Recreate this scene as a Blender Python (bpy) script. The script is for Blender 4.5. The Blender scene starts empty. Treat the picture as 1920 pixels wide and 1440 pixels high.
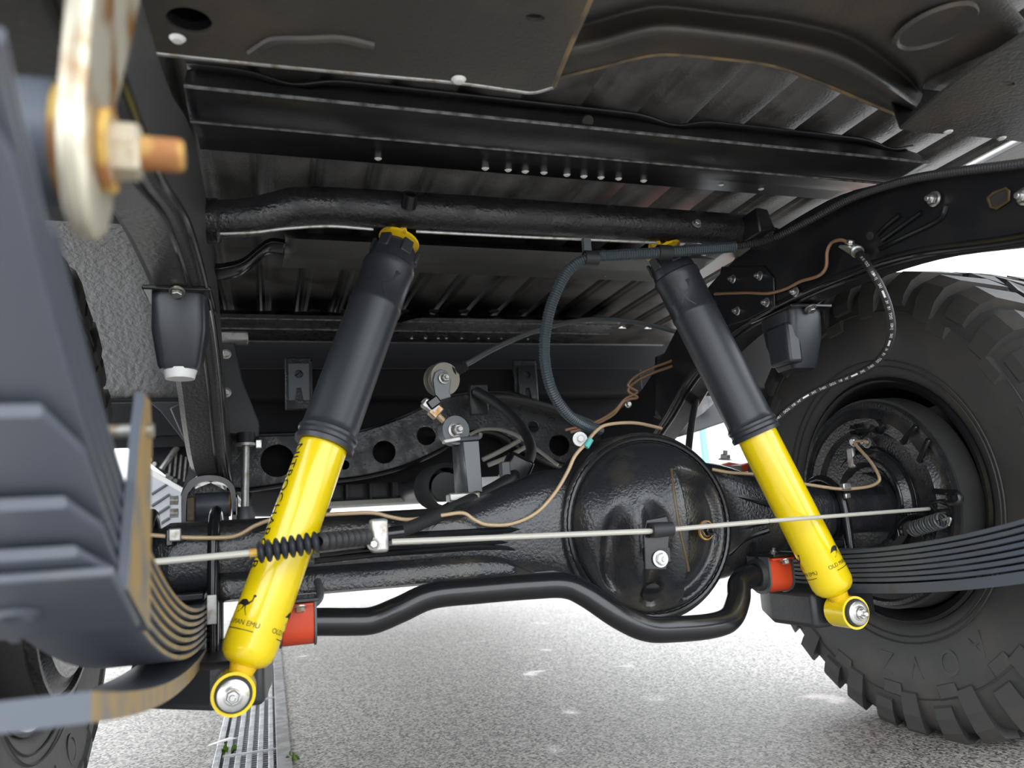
import bpy, bmesh, math, random
from mathutils import Vector, Matrix
random.seed(7)
V = Vector
PI = math.pi
# ------------------------------------------------------------------ camera
scene = bpy.context.scene
FPX = 1440.0
CAM = V((-0.43, -1.25, 0.44))
R_ = Matrix(((0.95316197, -0.0062861, 0.302395),
             (-0.29624097, 0.18230214, 0.93755385),
             (-0.06102081, -0.98322247, 0.17190126)))
cd = bpy.data.cameras.new('camera')
cam = bpy.data.objects.new('camera', cd)
scene.collection.objects.link(cam)
cd.sensor_width = 36.0
cd.lens = 36.0 * FPX / 1920.0
cd.clip_start = 0.01
cd.clip_end = 200
m3 = Matrix((R_.col[0], -R_.col[1], -R_.col[2])).transposed()
cam.matrix_world = Matrix.Translation(CAM) @ m3.to_4x4()
cd.dof.use_dof = True
cd.dof.focus_distance = 1.35
cd.dof.aperture_fstop = 5.0
scene.camera = cam
# ------------------------------------------------------------------ light: one bright overcast sky
world = bpy.data.worlds.new('overcast')
scene.world = world
world.use_nodes = True
nt = world.node_tree
bg = nt.nodes['Background']
bg.inputs['Color'].default_value = (0.90, 0.95, 1.0, 1)
bg.inputs['Strength'].default_value = 1.0
vs = scene.view_settings
vs.view_transform = 'Standard'
vs.look = 'None'
vs.gamma = 1.0
vs.exposure = 2.1
vs.use_curve_mapping = False


def at(px, py, X=None, Y=None, Z=None):
    """point of the place seen at a photo pixel, on a plane of known X, Y or Z"""
    d = R_ @ V(((px - 960.0) / FPX, (py - 720.0) / FPX, 1.0))
    if X is not None:
        t = (X - CAM.x) / d.x
    elif Y is not None:
        t = (Y - CAM.y) / d.y
    else:
        t = (Z - CAM.z) / d.z
    return CAM + d * t


# ------------------------------------------------------------------ materials
MATS = {}


def mat(name, col, rough=0.5, metal=0.0, col2=None, nscale=30.0, nlo=0.45, nhi=0.6,
        bump=0.0, bscale=120.0, bdist=0.002, coat=0.0, spec=0.5, rough2=None, detail=4.0):
    m = bpy.data.materials.new(name)
    m.use_nodes = True
    t = m.node_tree
    b = t.nodes['Principled BSDF']
    b.inputs['Base Color'].default_value = (*col, 1)
    b.inputs['Roughness'].default_value = rough
    b.inputs['Metallic'].default_value = metal
    b.inputs['Specular IOR Level'].default_value = spec
    if coat:
        b.inputs['Coat Weight'].default_value = coat
        b.inputs['Coat Roughness'].default_value = 0.12
    tc = t.nodes.new('ShaderNodeTexCoord')
    if col2 is not None or rough2 is not None:
        n = t.nodes.new('ShaderNodeTexNoise')
        n.inputs['Scale'].default_value = nscale
        n.inputs['Detail'].default_value = detail
        t.links.new(tc.outputs['Object'], n.inputs['Vector'])
        r = t.nodes.new('ShaderNodeMapRange')
        r.inputs['From Min'].default_value = nlo
        r.inputs['From Max'].default_value = nhi
        t.links.new(n.outputs['Fac'], r.inputs['Value'])
        if col2 is not None:
            mx = t.nodes.new('ShaderNodeMix')
            mx.data_type = 'RGBA'
            mx.inputs[6].default_value = (*col, 1)
            mx.inputs[7].default_value = (*col2, 1)
            t.links.new(r.outputs['Result'], mx.inputs[0])
            t.links.new(mx.outputs[2], b.inputs['Base Color'])
        if rough2 is not None:
            r2 = t.nodes.new('ShaderNodeMapRange')
            r2.inputs['To Min'].default_value = rough
            r2.inputs['To Max'].default_value = rough2
            t.links.new(r.outputs['Result'], r2.inputs['Value'])
            t.links.new(r2.outputs['Result'], b.inputs['Roughness'])
    if bump:
        n2 = t.nodes.new('ShaderNodeTexNoise')
        n2.inputs['Scale'].default_value = bscale
        n2.inputs['Detail'].default_value = 3.0
        t.links.new(tc.outputs['Object'], n2.inputs['Vector'])
        bp = t.nodes.new('ShaderNodeBump')
        bp.inputs['Strength'].default_value = bump
        bp.inputs['Distance'].default_value = bdist
        t.links.new(n2.outputs['Fac'], bp.inputs['Height'])
        t.links.new(bp.outputs['Normal'], b.inputs['Normal'])
    MATS[name] = m
    return m


mat('black_wax', (0.014, 0.014, 0.0155), 0.27, bump=0.5, bscale=170, bdist=0.003, spec=0.55, rough2=0.5, nscale=25)
mat('dust_brown', (0.24, 0.17, 0.085), 0.7, col2=(0.10, 0.085, 0.065), nscale=18)
mat('edge_glint', (0.20, 0.20, 0.20), 0.4, col2=(0.05, 0.05, 0.05), nscale=60, nlo=0.42, nhi=0.62)  # pale grey that paints bright highlights along crossmember edges
mat('black_axle', (0.019, 0.020, 0.023), 0.21, bump=0.35, bscale=210, bdist=0.003, spec=0.6, col2=(0.050, 0.044, 0.034), nscale=14, nlo=0.5, nhi=0.72)
mat('black_gloss', (0.010, 0.0105, 0.012), 0.19, bump=0.08, bscale=60, spec=0.55)
mat('black_satin', (0.024, 0.025, 0.028), 0.42, bump=0.15, bscale=160, spec=0.5)
mat('black_dull', (0.008, 0.008, 0.009), 0.75, spec=0.25)
mat('black_frame', (0.011, 0.0115, 0.014), 0.31, bump=0.2, bscale=90, spec=0.5, col2=(0.018, 0.0175, 0.017), nscale=18)
mat('rail_wax_lit', (0.060, 0.059, 0.058), 0.36, bump=0.5, bscale=150, bdist=0.003, spec=0.6)  # paler wax for the left rail, its lit look put into the colour
mat('underseal', (0.38, 0.38, 0.382), 0.26, bump=0.9, bscale=95, bdist=0.006, spec=0.6)
mat('floor_paint', (0.090, 0.085, 0.081), 0.35, bump=0.3, bscale=230, bdist=0.003, spec=0.5, col2=(0.046, 0.042, 0.038), nscale=12)
mat('dusty_panel', (0.055, 0.052, 0.048), 0.40, bump=0.25, bscale=260, bdist=0.003, spec=0.5, col2=(0.092, 0.077, 0.056), nscale=7, nlo=0.5, nhi=0.72)
mat('spring_steel', (0.075, 0.086, 0.105), 0.46, bump=0.12, bscale=120, spec=0.5, col2=(0.075, 0.068, 0.06), nscale=16, nlo=0.6, nhi=0.75)
mat('leaf_rusty', (0.080, 0.090, 0.112), 0.42, bump=0.08, bscale=60, spec=0.5, col2=(0.12, 0.115, 0.11), nscale=12, nlo=0.6, nhi=0.8)
mat('leaf_edge', (0.30, 0.20, 0.085), 0.5, bump=0.2, bscale=90, spec=0.5, col2=(0.16, 0.15, 0.14), nscale=30, nlo=0.45, nhi=0.65)
mat('pulley_metal', (0.26, 0.24, 0.20), 0.42, metal=0.5)
mat('rubber', (0.022, 0.022, 0.024), 0.55, bump=0.1, bscale=200)
mat('boot_rubber', (0.028, 0.031, 0.037), 0.36, bump=0.06, bscale=300, spec=0.5)
mat('tyre', (0.050, 0.049, 0.048), 0.58, bump=0.25, bscale=55, bdist=0.003, col2=(0.078, 0.069, 0.059), nscale=9, nlo=0.5, nhi=0.75)
mat('tyre_lug', (0.054, 0.052, 0.050), 0.65, bump=0.2, bscale=70, col2=(0.088, 0.075, 0.062), nscale=14, nlo=0.5, nhi=0.75)
mat('yellow', (0.84, 0.62, 0.002), 0.22, coat=0.6, spec=0.5)
mat('yellow_worn', (0.78, 0.50, 0.010), 0.35, col2=(0.30, 0.17, 0.04), nscale=60, nlo=0.55, nhi=0.7)
mat('red', (0.60, 0.062, 0.018), 0.38, bump=0.05, bscale=150)
mat('zinc', (0.62, 0.62, 0.60), 0.30, metal=0.9, col2=(0.42, 0.36, 0.27), nscale=90, nlo=0.55, nhi=0.72)
mat('dull_zinc', (0.50, 0.50, 0.48), 0.42, metal=0.7, col2=(0.30, 0.24, 0.16), nscale=70, nlo=0.5, nhi=0.7)
mat('rust_plate', (0.62, 0.58, 0.46), 0.36, metal=0.55, col2=(0.32, 0.14, 0.03), nscale=26, nlo=0.5, nhi=0.66, bump=0.2, bscale=70)
mat('rust', (0.30, 0.12, 0.035), 0.7, col2=(0.55, 0.36, 0.08), nscale=40, bump=0.4, bscale=90)
mat('grey_post', (0.12, 0.13, 0.135), 0.42, metal=0.4, bump=0.1, bscale=150)
mat('pipe_brown', (0.36, 0.21, 0.12), 0.42, metal=0.25)
mat('pipe_tan', (0.50, 0.36, 0.22), 0.45, metal=0.1)
mat('rod_grey', (0.50, 0.48, 0.42), 0.45, metal=0.1)
mat('conduit', (0.045, 0.060, 0.070), 0.40)
mat('print_black', (0.012, 0.011, 0.008), 0.5)
mat('print_white', (0.80, 0.80, 0.78), 0.6)
mat('white_drop', (0.82, 0.82, 0.80), 0.45)
mat('teal', (0.10, 0.45, 0.40), 0.5)
mat('brown_grease', (0.085, 0.055, 0.022), 0.4, bump=0.3, bscale=150)
mat('concrete', (0.34, 0.33, 0.32), 0.8, bump=0.4, bscale=160, bdist=0.002, col2=(0.24, 0.23, 0.22), nscale=30)
mat('galvanised', (0.60, 0.60, 0.62), 0.45, metal=0.35, col2=(0.42, 0.42, 0.43), nscale=40)
mat('drain_dark', (0.03, 0.028, 0.025), 0.8)
mat('leaf_green', (0.16, 0.30, 0.03), 0.6)
mat('wall_white', (0.80, 0.79, 0.77), 0.6)
mat('wall_red', (0.60, 0.16, 0.09), 0.6)
mat('wall_blue', (0.20, 0.36, 0.45), 0.5)
mat('step_alloy', (0.55, 0.56, 0.60), 0.38, metal=0.5)
mat('body_paint', (0.62, 0.62, 0.62), 0.35, coat=0.5)
mat('strap', (0.36, 0.34, 0.30), 0.55)

# asphalt: fine pale stones in dark binder, damp patches
m = bpy.data.materials.new('asphalt')
m.use_nodes = True
t = m.node_tree
b = t.nodes['Principled BSDF']
tc = t.nodes.new('ShaderNodeTexCoord')
vo = t.nodes.new('ShaderNodeTexVoronoi')
vo.inputs['Scale'].default_value = 210
t.links.new(tc.outputs['Object'], vo.inputs['Vector'])
ns = t.nodes.new('ShaderNodeTexNoise')
ns.inputs['Scale'].default_value = 330
ns.inputs['Detail'].default_value = 4
t.links.new(tc.outputs['Object'], ns.inputs['Vector'])
cr_ = t.nodes.new('ShaderNodeValToRGB')
cr_.color_ramp.elements[0].position = 0.30
cr_.color_ramp.elements[0].color = (0.055, 0.052, 0.049, 1)
cr_.color_ramp.elements[1].position = 0.72
cr_.color_ramp.elements[1].color = (0.56, 0.52, 0.475, 1)
mxf = t.nodes.new('ShaderNodeMath')
mxf.operation = 'MULTIPLY_ADD'
mxf.inputs[1].default_value = 0.55
t.links.new(vo.outputs['Color'], mxf.inputs[0])
mxm = t.nodes.new('ShaderNodeMath')
mxm.operation = 'MULTIPLY'
mxm.inputs[1].default_value = 0.5
t.links.new(ns.outputs['Fac'], mxm.inputs[0])
t.links.new(mxm.outputs[0], mxf.inputs[2])
t.links.new(mxf.outputs[0], cr_.inputs['Fac'])
t.links.new(cr_.outputs['Color'], b.inputs['Base Color'])
wn = t.nodes.new('ShaderNodeTexNoise')
wn.inputs['Scale'].default_value = 5.0
wn.inputs['Detail'].default_value = 5
t.links.new(tc.outputs['Object'], wn.inputs['Vector'])
wr = t.nodes.new('ShaderNodeMapRange')
wr.inputs['From Min'].default_value = 0.64
wr.inputs['From Max'].default_value = 0.71
wr.inputs['To Min'].default_value = 0.52
wr.inputs['To Max'].default_value = 0.12
t.links.new(wn.outputs['Fac'], wr.inputs['Value'])
t.links.new(wr.outputs['Result'], b.inputs['Roughness'])
bp = t.nodes.new('ShaderNodeBump')
bp.inputs['Strength'].default_value = 0.55
bp.inputs['Distance'].default_value = 0.003
t.links.new(mxf.outputs[0], bp.inputs['Height'])
t.links.new(bp.outputs['Normal'], b.inputs['Normal'])
MATS['asphalt'] = m


# ------------------------------------------------------------------ helpers
COL = scene.collection


class MB:
    def __init__(self):
        self.v = []
        self.f = []

    def add(self, vs_, fs):
        o = len(self.v)
        self.v += [V(p) for p in vs_]
        self.f += [tuple(i + o for i in f) for f in fs]
        return self

    def box(self, c, s, M=None):
        c = V(c)
        p = [V((x * s[0] / 2, y * s[1] / 2, z * s[2] / 2)) for x in (-1, 1) for y in (-1, 1) for z in (-1, 1)]
        if M is not None:
            p = [M @ q for q in p]
        return self.add([c + q for q in p], [(0, 1, 3, 2), (4, 6, 7, 5), (0, 4, 5, 1), (2, 3, 7, 6), (0, 2, 6, 4), (1, 5, 7, 3)])

    def prism(self, poly, vec):
        poly = [V(p) for p in poly]
        vec = V(vec)
        n = len(poly)
        fs = [tuple(range(n)), tuple(range(2 * n - 1, n - 1, -1))]
        fs += [(i, i + n, (i + 1) % n + n, (i + 1) % n) for i in range(n)]
        return self.add(poly + [p + vec for p in poly], fs)

    def tube(self, pts, r, n=10, caps=True, flat=1.0):
        pts = [V(p) for p in pts]
        rr = r if isinstance(r, (list, tuple)) else [r] * len(pts)
        T = []
        for i in range(len(pts)):
            a = pts[max(i - 1, 0)]
            c = pts[min(i + 1, len(pts) - 1)]
            T.append((c - a).normalized())
        up = V((0, 0, 1)) if abs(T[0].z) < 0.9 else V((1, 0, 0))
        N = (up - T[0] * up.dot(T[0])).normalized()
        vs_, fs = [], []
        for i, p in enumerate(pts):
            if i:
                q = T[i - 1].rotation_difference(T[i])
                N = q @ N
                N = (N - T[i] * N.dot(T[i])).normalized()
            B = T[i].cross(N)
            for k in range(n):
                a = 2 * PI * k / n
                vs_.append(p + (N * math.cos(a) * flat + B * math.sin(a)) * rr[i])
        for i in range(len(pts) - 1):
            for k in range(n):
                k2 = (k + 1) % n
                fs.append((i * n + k, i * n + k2, (i + 1) * n + k2, (i + 1) * n + k))
        if caps:
            fs.append(tuple(range(n - 1, -1, -1)))
            L = (len(pts) - 1) * n
            fs.append(tuple(range(L, L + n)))
        return self.add(vs_, fs)

    def lathe(self, prof, o, ax, n=32, close=False):
        o = V(o)
        ax = V(ax).normalized()
        up = V((0, 0, 1)) if abs(ax.z) < 0.9 else V((1, 0, 0))
        N = (up - ax * up.dot(ax)).normalized()
        B = ax.cross(N)
        vs_, fs = [], []
        for a, r in prof:
            for k in range(n):
                t_ = 2 * PI * k / n
                vs_.append(o + ax * a + (N * math.cos(t_) + B * math.sin(t_)) * max(r, 1e-5))
        P = len(prof)
        for i in range(P if close else P - 1):
            i2 = (i + 1) % P
            for k in range(n):
                k2 = (k + 1) % n
                fs.append((i * n + k, i * n + k2, i2 * n + k2, i2 * n + k))
        return self.add(vs_, fs)

    def grid(self, rows, closed_u=False):
        n = len(rows[0])
        vs_ = [p for r in rows for p in r]
        fs = []
        for i in range(len(rows) - 1):
            for k in range(n - (0 if closed_u else 1)):
                k2 = (k + 1) % n
                fs.append((i * n + k, i * n + k2, (i + 1) * n + k2, (i + 1) * n + k))
        return self.add(vs_, fs)

    def build(self, name, material, parent=None, smooth=35, bevel=0, solid=0, seg=2, edge_mat=None, edge_y=-9):
        c = V((0, 0, 0))
        lo = V((min(p.x for p in self.v), min(p.y for p in self.v), min(p.z for p in self.v)))
        hi = V((max(p.x for p in self.v), max(p.y for p in self.v), max(p.z for p in self.v)))
        c = (lo + hi) / 2
        if parent is None:
            c.z = lo.z
        me = bpy.data.meshes.new(name)
        me.from_pydata([p - c for p in self.v], [], self.f)
        bm = bmesh.new()
        bm.from_mesh(me)
        bmesh.ops.remove_doubles(bm, verts=bm.verts, dist=1e-6)
        bmesh.ops.recalc_face_normals(bm, faces=bm.faces)
        bm.to_mesh(me)
        bm.free()
        me.materials.append(MATS[material])
        if edge_mat:
            me.materials.append(MATS[edge_mat])
            for pg in me.polygons:
                if abs(pg.normal.x) > 0.6 and pg.center.y + c.y > edge_y:
                    pg.material_index = 1
        if smooth:
            me.polygons.foreach_set('use_smooth', [True] * len(me.polygons))
            me.set_sharp_from_angle(angle=math.radians(smooth))
        ob = bpy.data.objects.new(name, me)
        COL.objects.link(ob)
        place(ob, Matrix.Translation(c), parent)
        if solid:
            md = ob.modifiers.new('thickness', 'SOLIDIFY')
            md.thickness = solid
            md.offset = 0
        if bevel:
            md = ob.modifiers.new('bevel', 'BEVEL')
            md.width = bevel
            md.segments = seg
            md.limit_method = 'ANGLE'
            md.angle_limit = math.radians(40)
        return ob


WM = {}


def place(ob, M, parent):
    """world placement kept exactly, with plain parenting"""
    WM[ob] = M
    if parent is not None:
        ob.parent = parent
        ob.matrix_basis = WM[parent].inverted() @ M
    else:
        ob.matrix_basis = M


def tag(o, label, cat, group=None):
    o['label'] = label
    o['category'] = cat
    if group:
        o['group'] = group
    return o


def thing(name, label, cat, loc, group=None):
    o = bpy.data.objects.new(name, None)
    o.empty_display_size = 0.05
    COL.objects.link(o)
    place(o, Matrix.Translation(V(loc)), None)
    return tag(o, label, cat, group)


def cr(pts, k=8):
    """Catmull-Rom through points"""
    pts = [V(p) for p in pts]
    P = [pts[0] * 2 - pts[1]] + pts + [pts[-1] * 2 - pts[-2]]
    out = []
    for i in range(1, len(P) - 2):
        a, b_, c, d = P[i - 1], P[i], P[i + 1], P[i + 2]
        for j in range(k):
            t_ = j / k
            out.append(0.5 * ((2 * b_) + (c - a) * t_ + (2 * a - 5 * b_ + 4 * c - d) * t_ ** 2 + (3 * b_ - a - 3 * c + d) * t_ ** 3))
    out.append(pts[-1])
    return out


def resample(pts, ds):
    L = [0]
    for a, b_ in zip(pts, pts[1:]):
        L.append(L[-1] + (b_ - a).length)
    n = max(2, int(L[-1] / ds))
    out = []
    j = 0
    for i in range(n + 1):
        s = L[-1] * i / n
        while j < len(L) - 2 and L[j + 1] < s:
            j += 1
        u = (s - L[j]) / max(1e-9, L[j + 1] - L[j])
        out.append(pts[j].lerp(pts[j + 1], u))
    return out, L[-1]


def corrugated(pts, r, pitch=0.004, depth=0.0018, n=10):
    p, L = resample(pts, pitch / 2)
    return MB().tube(p, [r if i % 2 else r - depth for i in range(len(p))], n)


def ss(a, b_, x):
    t_ = min(1, max(0, (x - a) / (b_ - a)))
    return t_ * t_ * (3 - 2 * t_)


def frame_to(z):
    return V((0, 0, 1)).rotation_difference(V(z).normalized()).to_matrix().to_4x4()


# shared bolt mesh: flange, hex head, small dome; local +Z points outwards, unit = across-flats radius
def _bolt_mesh(name, material, stud=False):
    mb = MB()
    mb.lathe([(0, 0), (0, 1.45), (0.18, 1.45), (0.32, 1.1)], (0, 0, 0), (0, 0, 1), 20)
    hx = [V((math.cos(PI / 3 * k), math.sin(PI / 3 * k), 0.25)) for k in range(6)]
    hx2 = [V((math.cos(PI / 3 * k), math.sin(PI / 3 * k), 1.05)) for k in range(6)]
    hx3 = [V((0.82 * math.cos(PI / 3 * k), 0.82 * math.sin(PI / 3 * k), 1.2)) for k in range(6)]
    fs = [(i, (i + 1) % 6, (i + 1) % 6 + 6, i + 6) for i in range(6)] + [(i + 6, (i + 1) % 6 + 6, (i + 1) % 6 + 12, i + 12) for i in range(6)] + [tuple(range(12, 18))]
    mb.add(hx + hx2 + hx3, fs)
    if stud:
        mb.lathe([(1.1, 0.5), (1.9, 0.5), (2.0, 0.38), (2.0, 0)], (0, 0, 0), (0, 0, 1), 12)
    me = bpy.data.meshes.new(name)
    me.from_pydata(mb.v, [], mb.f)
    me.materials.append(MATS[material])
    me.polygons.foreach_set('use_smooth', [True] * len(me.polygons))
    me.set_sharp_from_angle(angle=math.radians(30))
    return me


BOLT = {(k, s): _bolt_mesh('bolt', k, s) for k in ('zinc', 'dull_zinc', 'white_drop', 'rust_plate', 'black_gloss') for s in (False, True)}


def bolt(loc, d, r, parent, material='zinc', stud=False, name='bolt', spin=0.3):
    o = bpy.data.objects.new(name, BOLT[(material, stud)])
    COL.objects.link(o)
    place(o, Matrix.Translation(V(loc)) @ frame_to(d) @ Matrix.Rotation(spin, 4, 'Z') @ Matrix.Scale(r, 4), parent)
    return o


def copy_tree(o, M, label=None):
    """a thing, its parts and their sub-parts, moved by world matrix M"""
    def rec(src, parent):
        c = src.copy()
        COL.objects.link(c)
        place(c, M @ WM[src], parent)
        for ch in [x for x in ALLKIDS.get(src, [])]:
            rec(ch, c)
        return c
    c = rec(o, None)
    if label:
        c['label'] = label
    return c


ALLKIDS = {}


def index_kids(o):
    ks = [x for x in COL.objects if x.parent == o]
    ALLKIDS[o] = ks
    for k in ks:
        index_kids(k)


def text_mesh(s, size, spacing=1.0):
    cu = bpy.data.curves.new('txt', 'FONT')
    cu.body = s
    cu.size = size
    cu.align_x = 'CENTER'
    cu.align_y = 'CENTER'
    cu.space_character = spacing
    ob = bpy.data.objects.new('txt', cu)
    COL.objects.link(ob)
    bpy.context.view_layer.update()
    me = bpy.data.meshes.new_from_object(ob.evaluated_get(bpy.context.evaluated_depsgraph_get()))
    bpy.data.objects.remove(ob)
    bpy.data.curves.remove(cu)
    bm = bmesh.new()
    bm.from_mesh(me)
    bpy.data.meshes.remove(me)
    return bm


def cut_bm(bm, step):
    xs = [v.co.x for v in bm.verts]
    ys = [v.co.y for v in bm.verts]
    x = min(xs) + step
    while x < max(xs):
        bmesh.ops.bisect_plane(bm, geom=bm.verts[:] + bm.edges[:] + bm.faces[:], plane_co=(x, 0, 0), plane_no=(1, 0, 0))
        x += step
    y = min(ys) + step
    while y < max(ys):
        bmesh.ops.bisect_plane(bm, geom=bm.verts[:] + bm.edges[:] + bm.faces[:], plane_co=(0, y, 0), plane_no=(0, 1, 0))
        y += step
    return bm


def flat_polys(polys):
    bm = bmesh.new()
    for pl in polys:
        bm.faces.new([bm.verts.new((x, y, 0)) for x, y in pl])
    return bm


def bm_map(bm, fn, mb=None):
    mb = mb or MB()
    bm.verts.index_update()
    mb.add([fn(v.co.x, v.co.y) for v in bm.verts], [tuple(v.index for v in f.verts) for f in bm.faces])
    bm.free()
    return mb


# ================================================================== SETTING
def structure(o):
    o['kind'] = 'structure'
    return o


# drain position (runs along Y)
DX0 = at(398, 1440, Z=0).x
DX1 = at(548, 1440, Z=0).x
fl = MB()
for x0, x1 in ((-14, DX0), (DX1, 14)):
    fl.add([(x0, -9, 0), (x1, -9, 0), (x1, 11, 0), (x0, 11, 0)], [(0, 1, 2, 3)])
for x0, x1 in ((DX0, DX0 - 0.0), ):
    pass
floor = structure(fl.build('floor', 'asphalt', smooth=0))
ch = MB()
ch.grid([[V((DX0, -9, 0)), V((DX0, -9, -0.09)), V((DX1, -9, -0.09)), V((DX1, -9, 0))],
         [V((DX0, 11, 0)), V((DX0, 11, -0.09)), V((DX1, 11, -0.09)), V((DX1, 11, 0))]])
ch.build('drain_channel', 'drain_dark', floor, smooth=0)

wall = MB().box((0, 11.1, 2.2), (28, 0.2, 4.4)).build('wall_front', 'wall_white', smooth=0)
structure(wall)
MB().box((11.0, 10.98, 0.75), (6, 0.06, 0.9)).build('red_band', 'wall_red', wall, smooth=0)
for px in (1322,):
    p = at(px, 850, Y=10.95)
    MB().box((p.x, 10.95, 2.2), (0.10, 0.10, 4.2)).build('blue_post', 'wall_blue', wall, smooth=0)

# ------------------------------------------------------------------ drain grate
gr = thing('drain_grate', 'galvanised steel drain grate of long flat bars set into the asphalt', 'drain grate', ((DX0 + DX1) / 2, 0.4, 0))
W = DX1 - DX0
for x, w in ((DX0 + 0.006, 0.012), (DX1 - 0.014, 0.028)):
    MB().box((x, 2.0, -0.004), (w, 5.6, 0.022)).build('edge_rail', 'concrete' if w > 0.02 else 'galvanised', gr, bevel=0.002)
nb = 5
for k in range(nb):
    x = DX0 + 0.024 + (W - 0.062) * k / (nb - 1)
    MB().box((x, 2.0, -0.006), (0.0108, 5.6, 0.014)).build('slat', 'galvanised', gr, bevel=0.0015)
rb = MB().box((0, 0, 0), (W - 0.03, 0.0085, 0.006))
first = None
for k in range(150):
    y = -0.2 + k * 0.0165
    if first is None:
        first = rb.build('cross_bar', 'galvanised', gr, smooth=0)
        me0 = first.data
        o = first
    else:
        o = bpy.data.objects.new('cross_bar', me0)
        COL.objects.link(o)
    place(o, Matrix.Translation(((DX0 + DX1) / 2 - 0.006, y, -0.0135)), gr)
for y in (0.52, 1.05, 1.6):
    MB().box(((DX0 + DX1) / 2, y, 0.0005), (W - 0.03, 0.008, 0.005)).build('tie_bar', 'galvanised', gr, smooth=0)
for i, (px, py, lab) in enumerate(((430, 1408, 'small green weed sprouting between the drain bars'), (547, 1425, 'tiny green weed at the right edge of the drain'))):
    c = at(px, py, Z=0)
    mb = MB()
    for k in range(9):
        a = random.uniform(0, 2 * PI)
        h = random.uniform(0.008, 0.02)
        d = V((math.cos(a), math.sin(a), 0))
        sd = V((-d.y, d.x, 0)) * 0.0022
        b0 = c + d * 0.002 + V((0, 0, -0.012))
        mb.add([b0 - sd, b0 + sd, c + d * 0.009 + V((0, 0, h - 0.002)) + sd * 0.6, c + d * 0.016 + V((0, 0, h - 0.008)), c + d * 0.009 + V((0, 0, h - 0.002)) - sd * 0.6], [(0, 1, 2, 3, 4)])
    tag(mb.build('weed', 'leaf_green', solid=0.0004), lab, 'weed')
c = at(418, 1392, Z=0.012)
tag(MB().add([c + V((-0.03, -0.012, 0)), c + V((0.0, -0.014, 0.004)), c + V((0.03, 0.012, 0.002)), c + V((0.012, 0.018, 0.004)), c + V((-0.02, 0.002, 0.001))], [(0, 1, 2, 3, 4)]).build('paper_scrap', 'white_drop', solid=0.0006),
    'crumpled white paper scrap lying on the drain edge', 'litter')

# ================================================================== TRUCK BED
FZ = 1.0
bed = thing('bed_floor', 'ribbed steel truck bed floor seen from underneath', 'bed floor', (0, 0, FZ))
prof = []
x = -0.68
per = 0.0885
while x < 0.70:
    prof += [(x, 0), (x + 0.046, 0), (x + 0.053, 0.012), (x + 0.060, 0.012), (x + 0.067, 0.004), (x + 0.074, 0.004), (x + 0.081, 0.0)]
    x += per
prof.append((x, 0))
MB().grid([[V((a, y, FZ + z)) for a, z in prof] for y in (-0.98, 0.86)]).build('rib_sheet', 'floor_paint', bed, smooth=20, solid=0.002)
# pressed front end of the sheet, domed pips before the front member
MB().grid([[V((a, 0.86, FZ)) for a in (-0.86, 0.86)], [V((a, 1.02, FZ - 0.01)) for a in (-0.86, 0.86)]]).build('front_sheet', 'floor_paint', bed, smooth=0, solid=0.002)
for k in range(9):
    px = 590 + k * 56
    p = at(px, 583, Z=FZ - 0.002)
    MB().lathe([(0.006, 0), (0.006, 0.006), (0.003, 0.012), (0, 0.015)], p, (0, 0, -1), 14).build('pip', 'floor_paint', bed)
for x0, x1, y0, y1 in ((-0.89, -0.692, -0.98, 1.0), (-0.692, -0.68, -0.335, 1.0), (0.768, 0.89, -0.98, 1.0), (0.735, 0.768, -0.285, 1.0)):
    MB().box(((x0 + x1) / 2, (y0 + y1) / 2, FZ + 0.002), (x1 - x0, y1 - y0, 0.004)).build('side_ledge', 'black_frame', bed, smooth=0)
for s, nm in ((-1, 'side_wall'), (1, 'side_wall')):
    MB().box((s * 0.875, -0.05, FZ + 0.30), (0.03, 2.2, 0.5)).build(nm, 'body_paint', bed, bevel=0.004)
MB().box((0, 1.03, FZ + 0.24), (1.72, 0.03, 0.5)).build('head_board', 'body_paint', bed, bevel=0.004)


def xbar(name, label, prof, x0, x1, material='black_frame', th=0.003, nx=2, hump=None):
    """folded sheet member running across the truck; prof = [(y,z)...]"""
    mb = MB()
    rows = []
    for i in range(nx):
        x_ = x0 + (x1 - x0) * i / (nx - 1)
        rows.append([V((x_, y, z + (hump(x_, j) if hump else 0))) for j, (y, z) in enumerate(prof)])
    mb.grid(rows)
    return mb


def yz(px, py, Z):
    p = at(px, py, Z=Z)
    return (p.y, Z)


# hat-section member nearest the camera
hat = thing('bed_crossmember', 'wide black pressed bed crossmember with a row of pale dots along its edge', 'crossmember', (0, -0.25, 0.95), 'bed crossmembers')
pf = [yz(640, 150, 0.993), yz(640, 163, 0.992), yz(640, 176, 0.97), yz(640, 189, 0.951), yz(640, 194, 0.949), yz(640, 244, 0.946), yz(640, 250, 0.949), yz(640, 262, 0.967), yz(640, 275, 0.978), yz(640, 299, 0.984)]


def hat_hump(x_, j):
    h = 0
    if j <= 1:
        for c0 in (-0.40, 0.13, 0.52):
            h -= 0.012 * math.exp(-((x_ - c0) / 0.035) ** 2)
    return h


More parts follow.
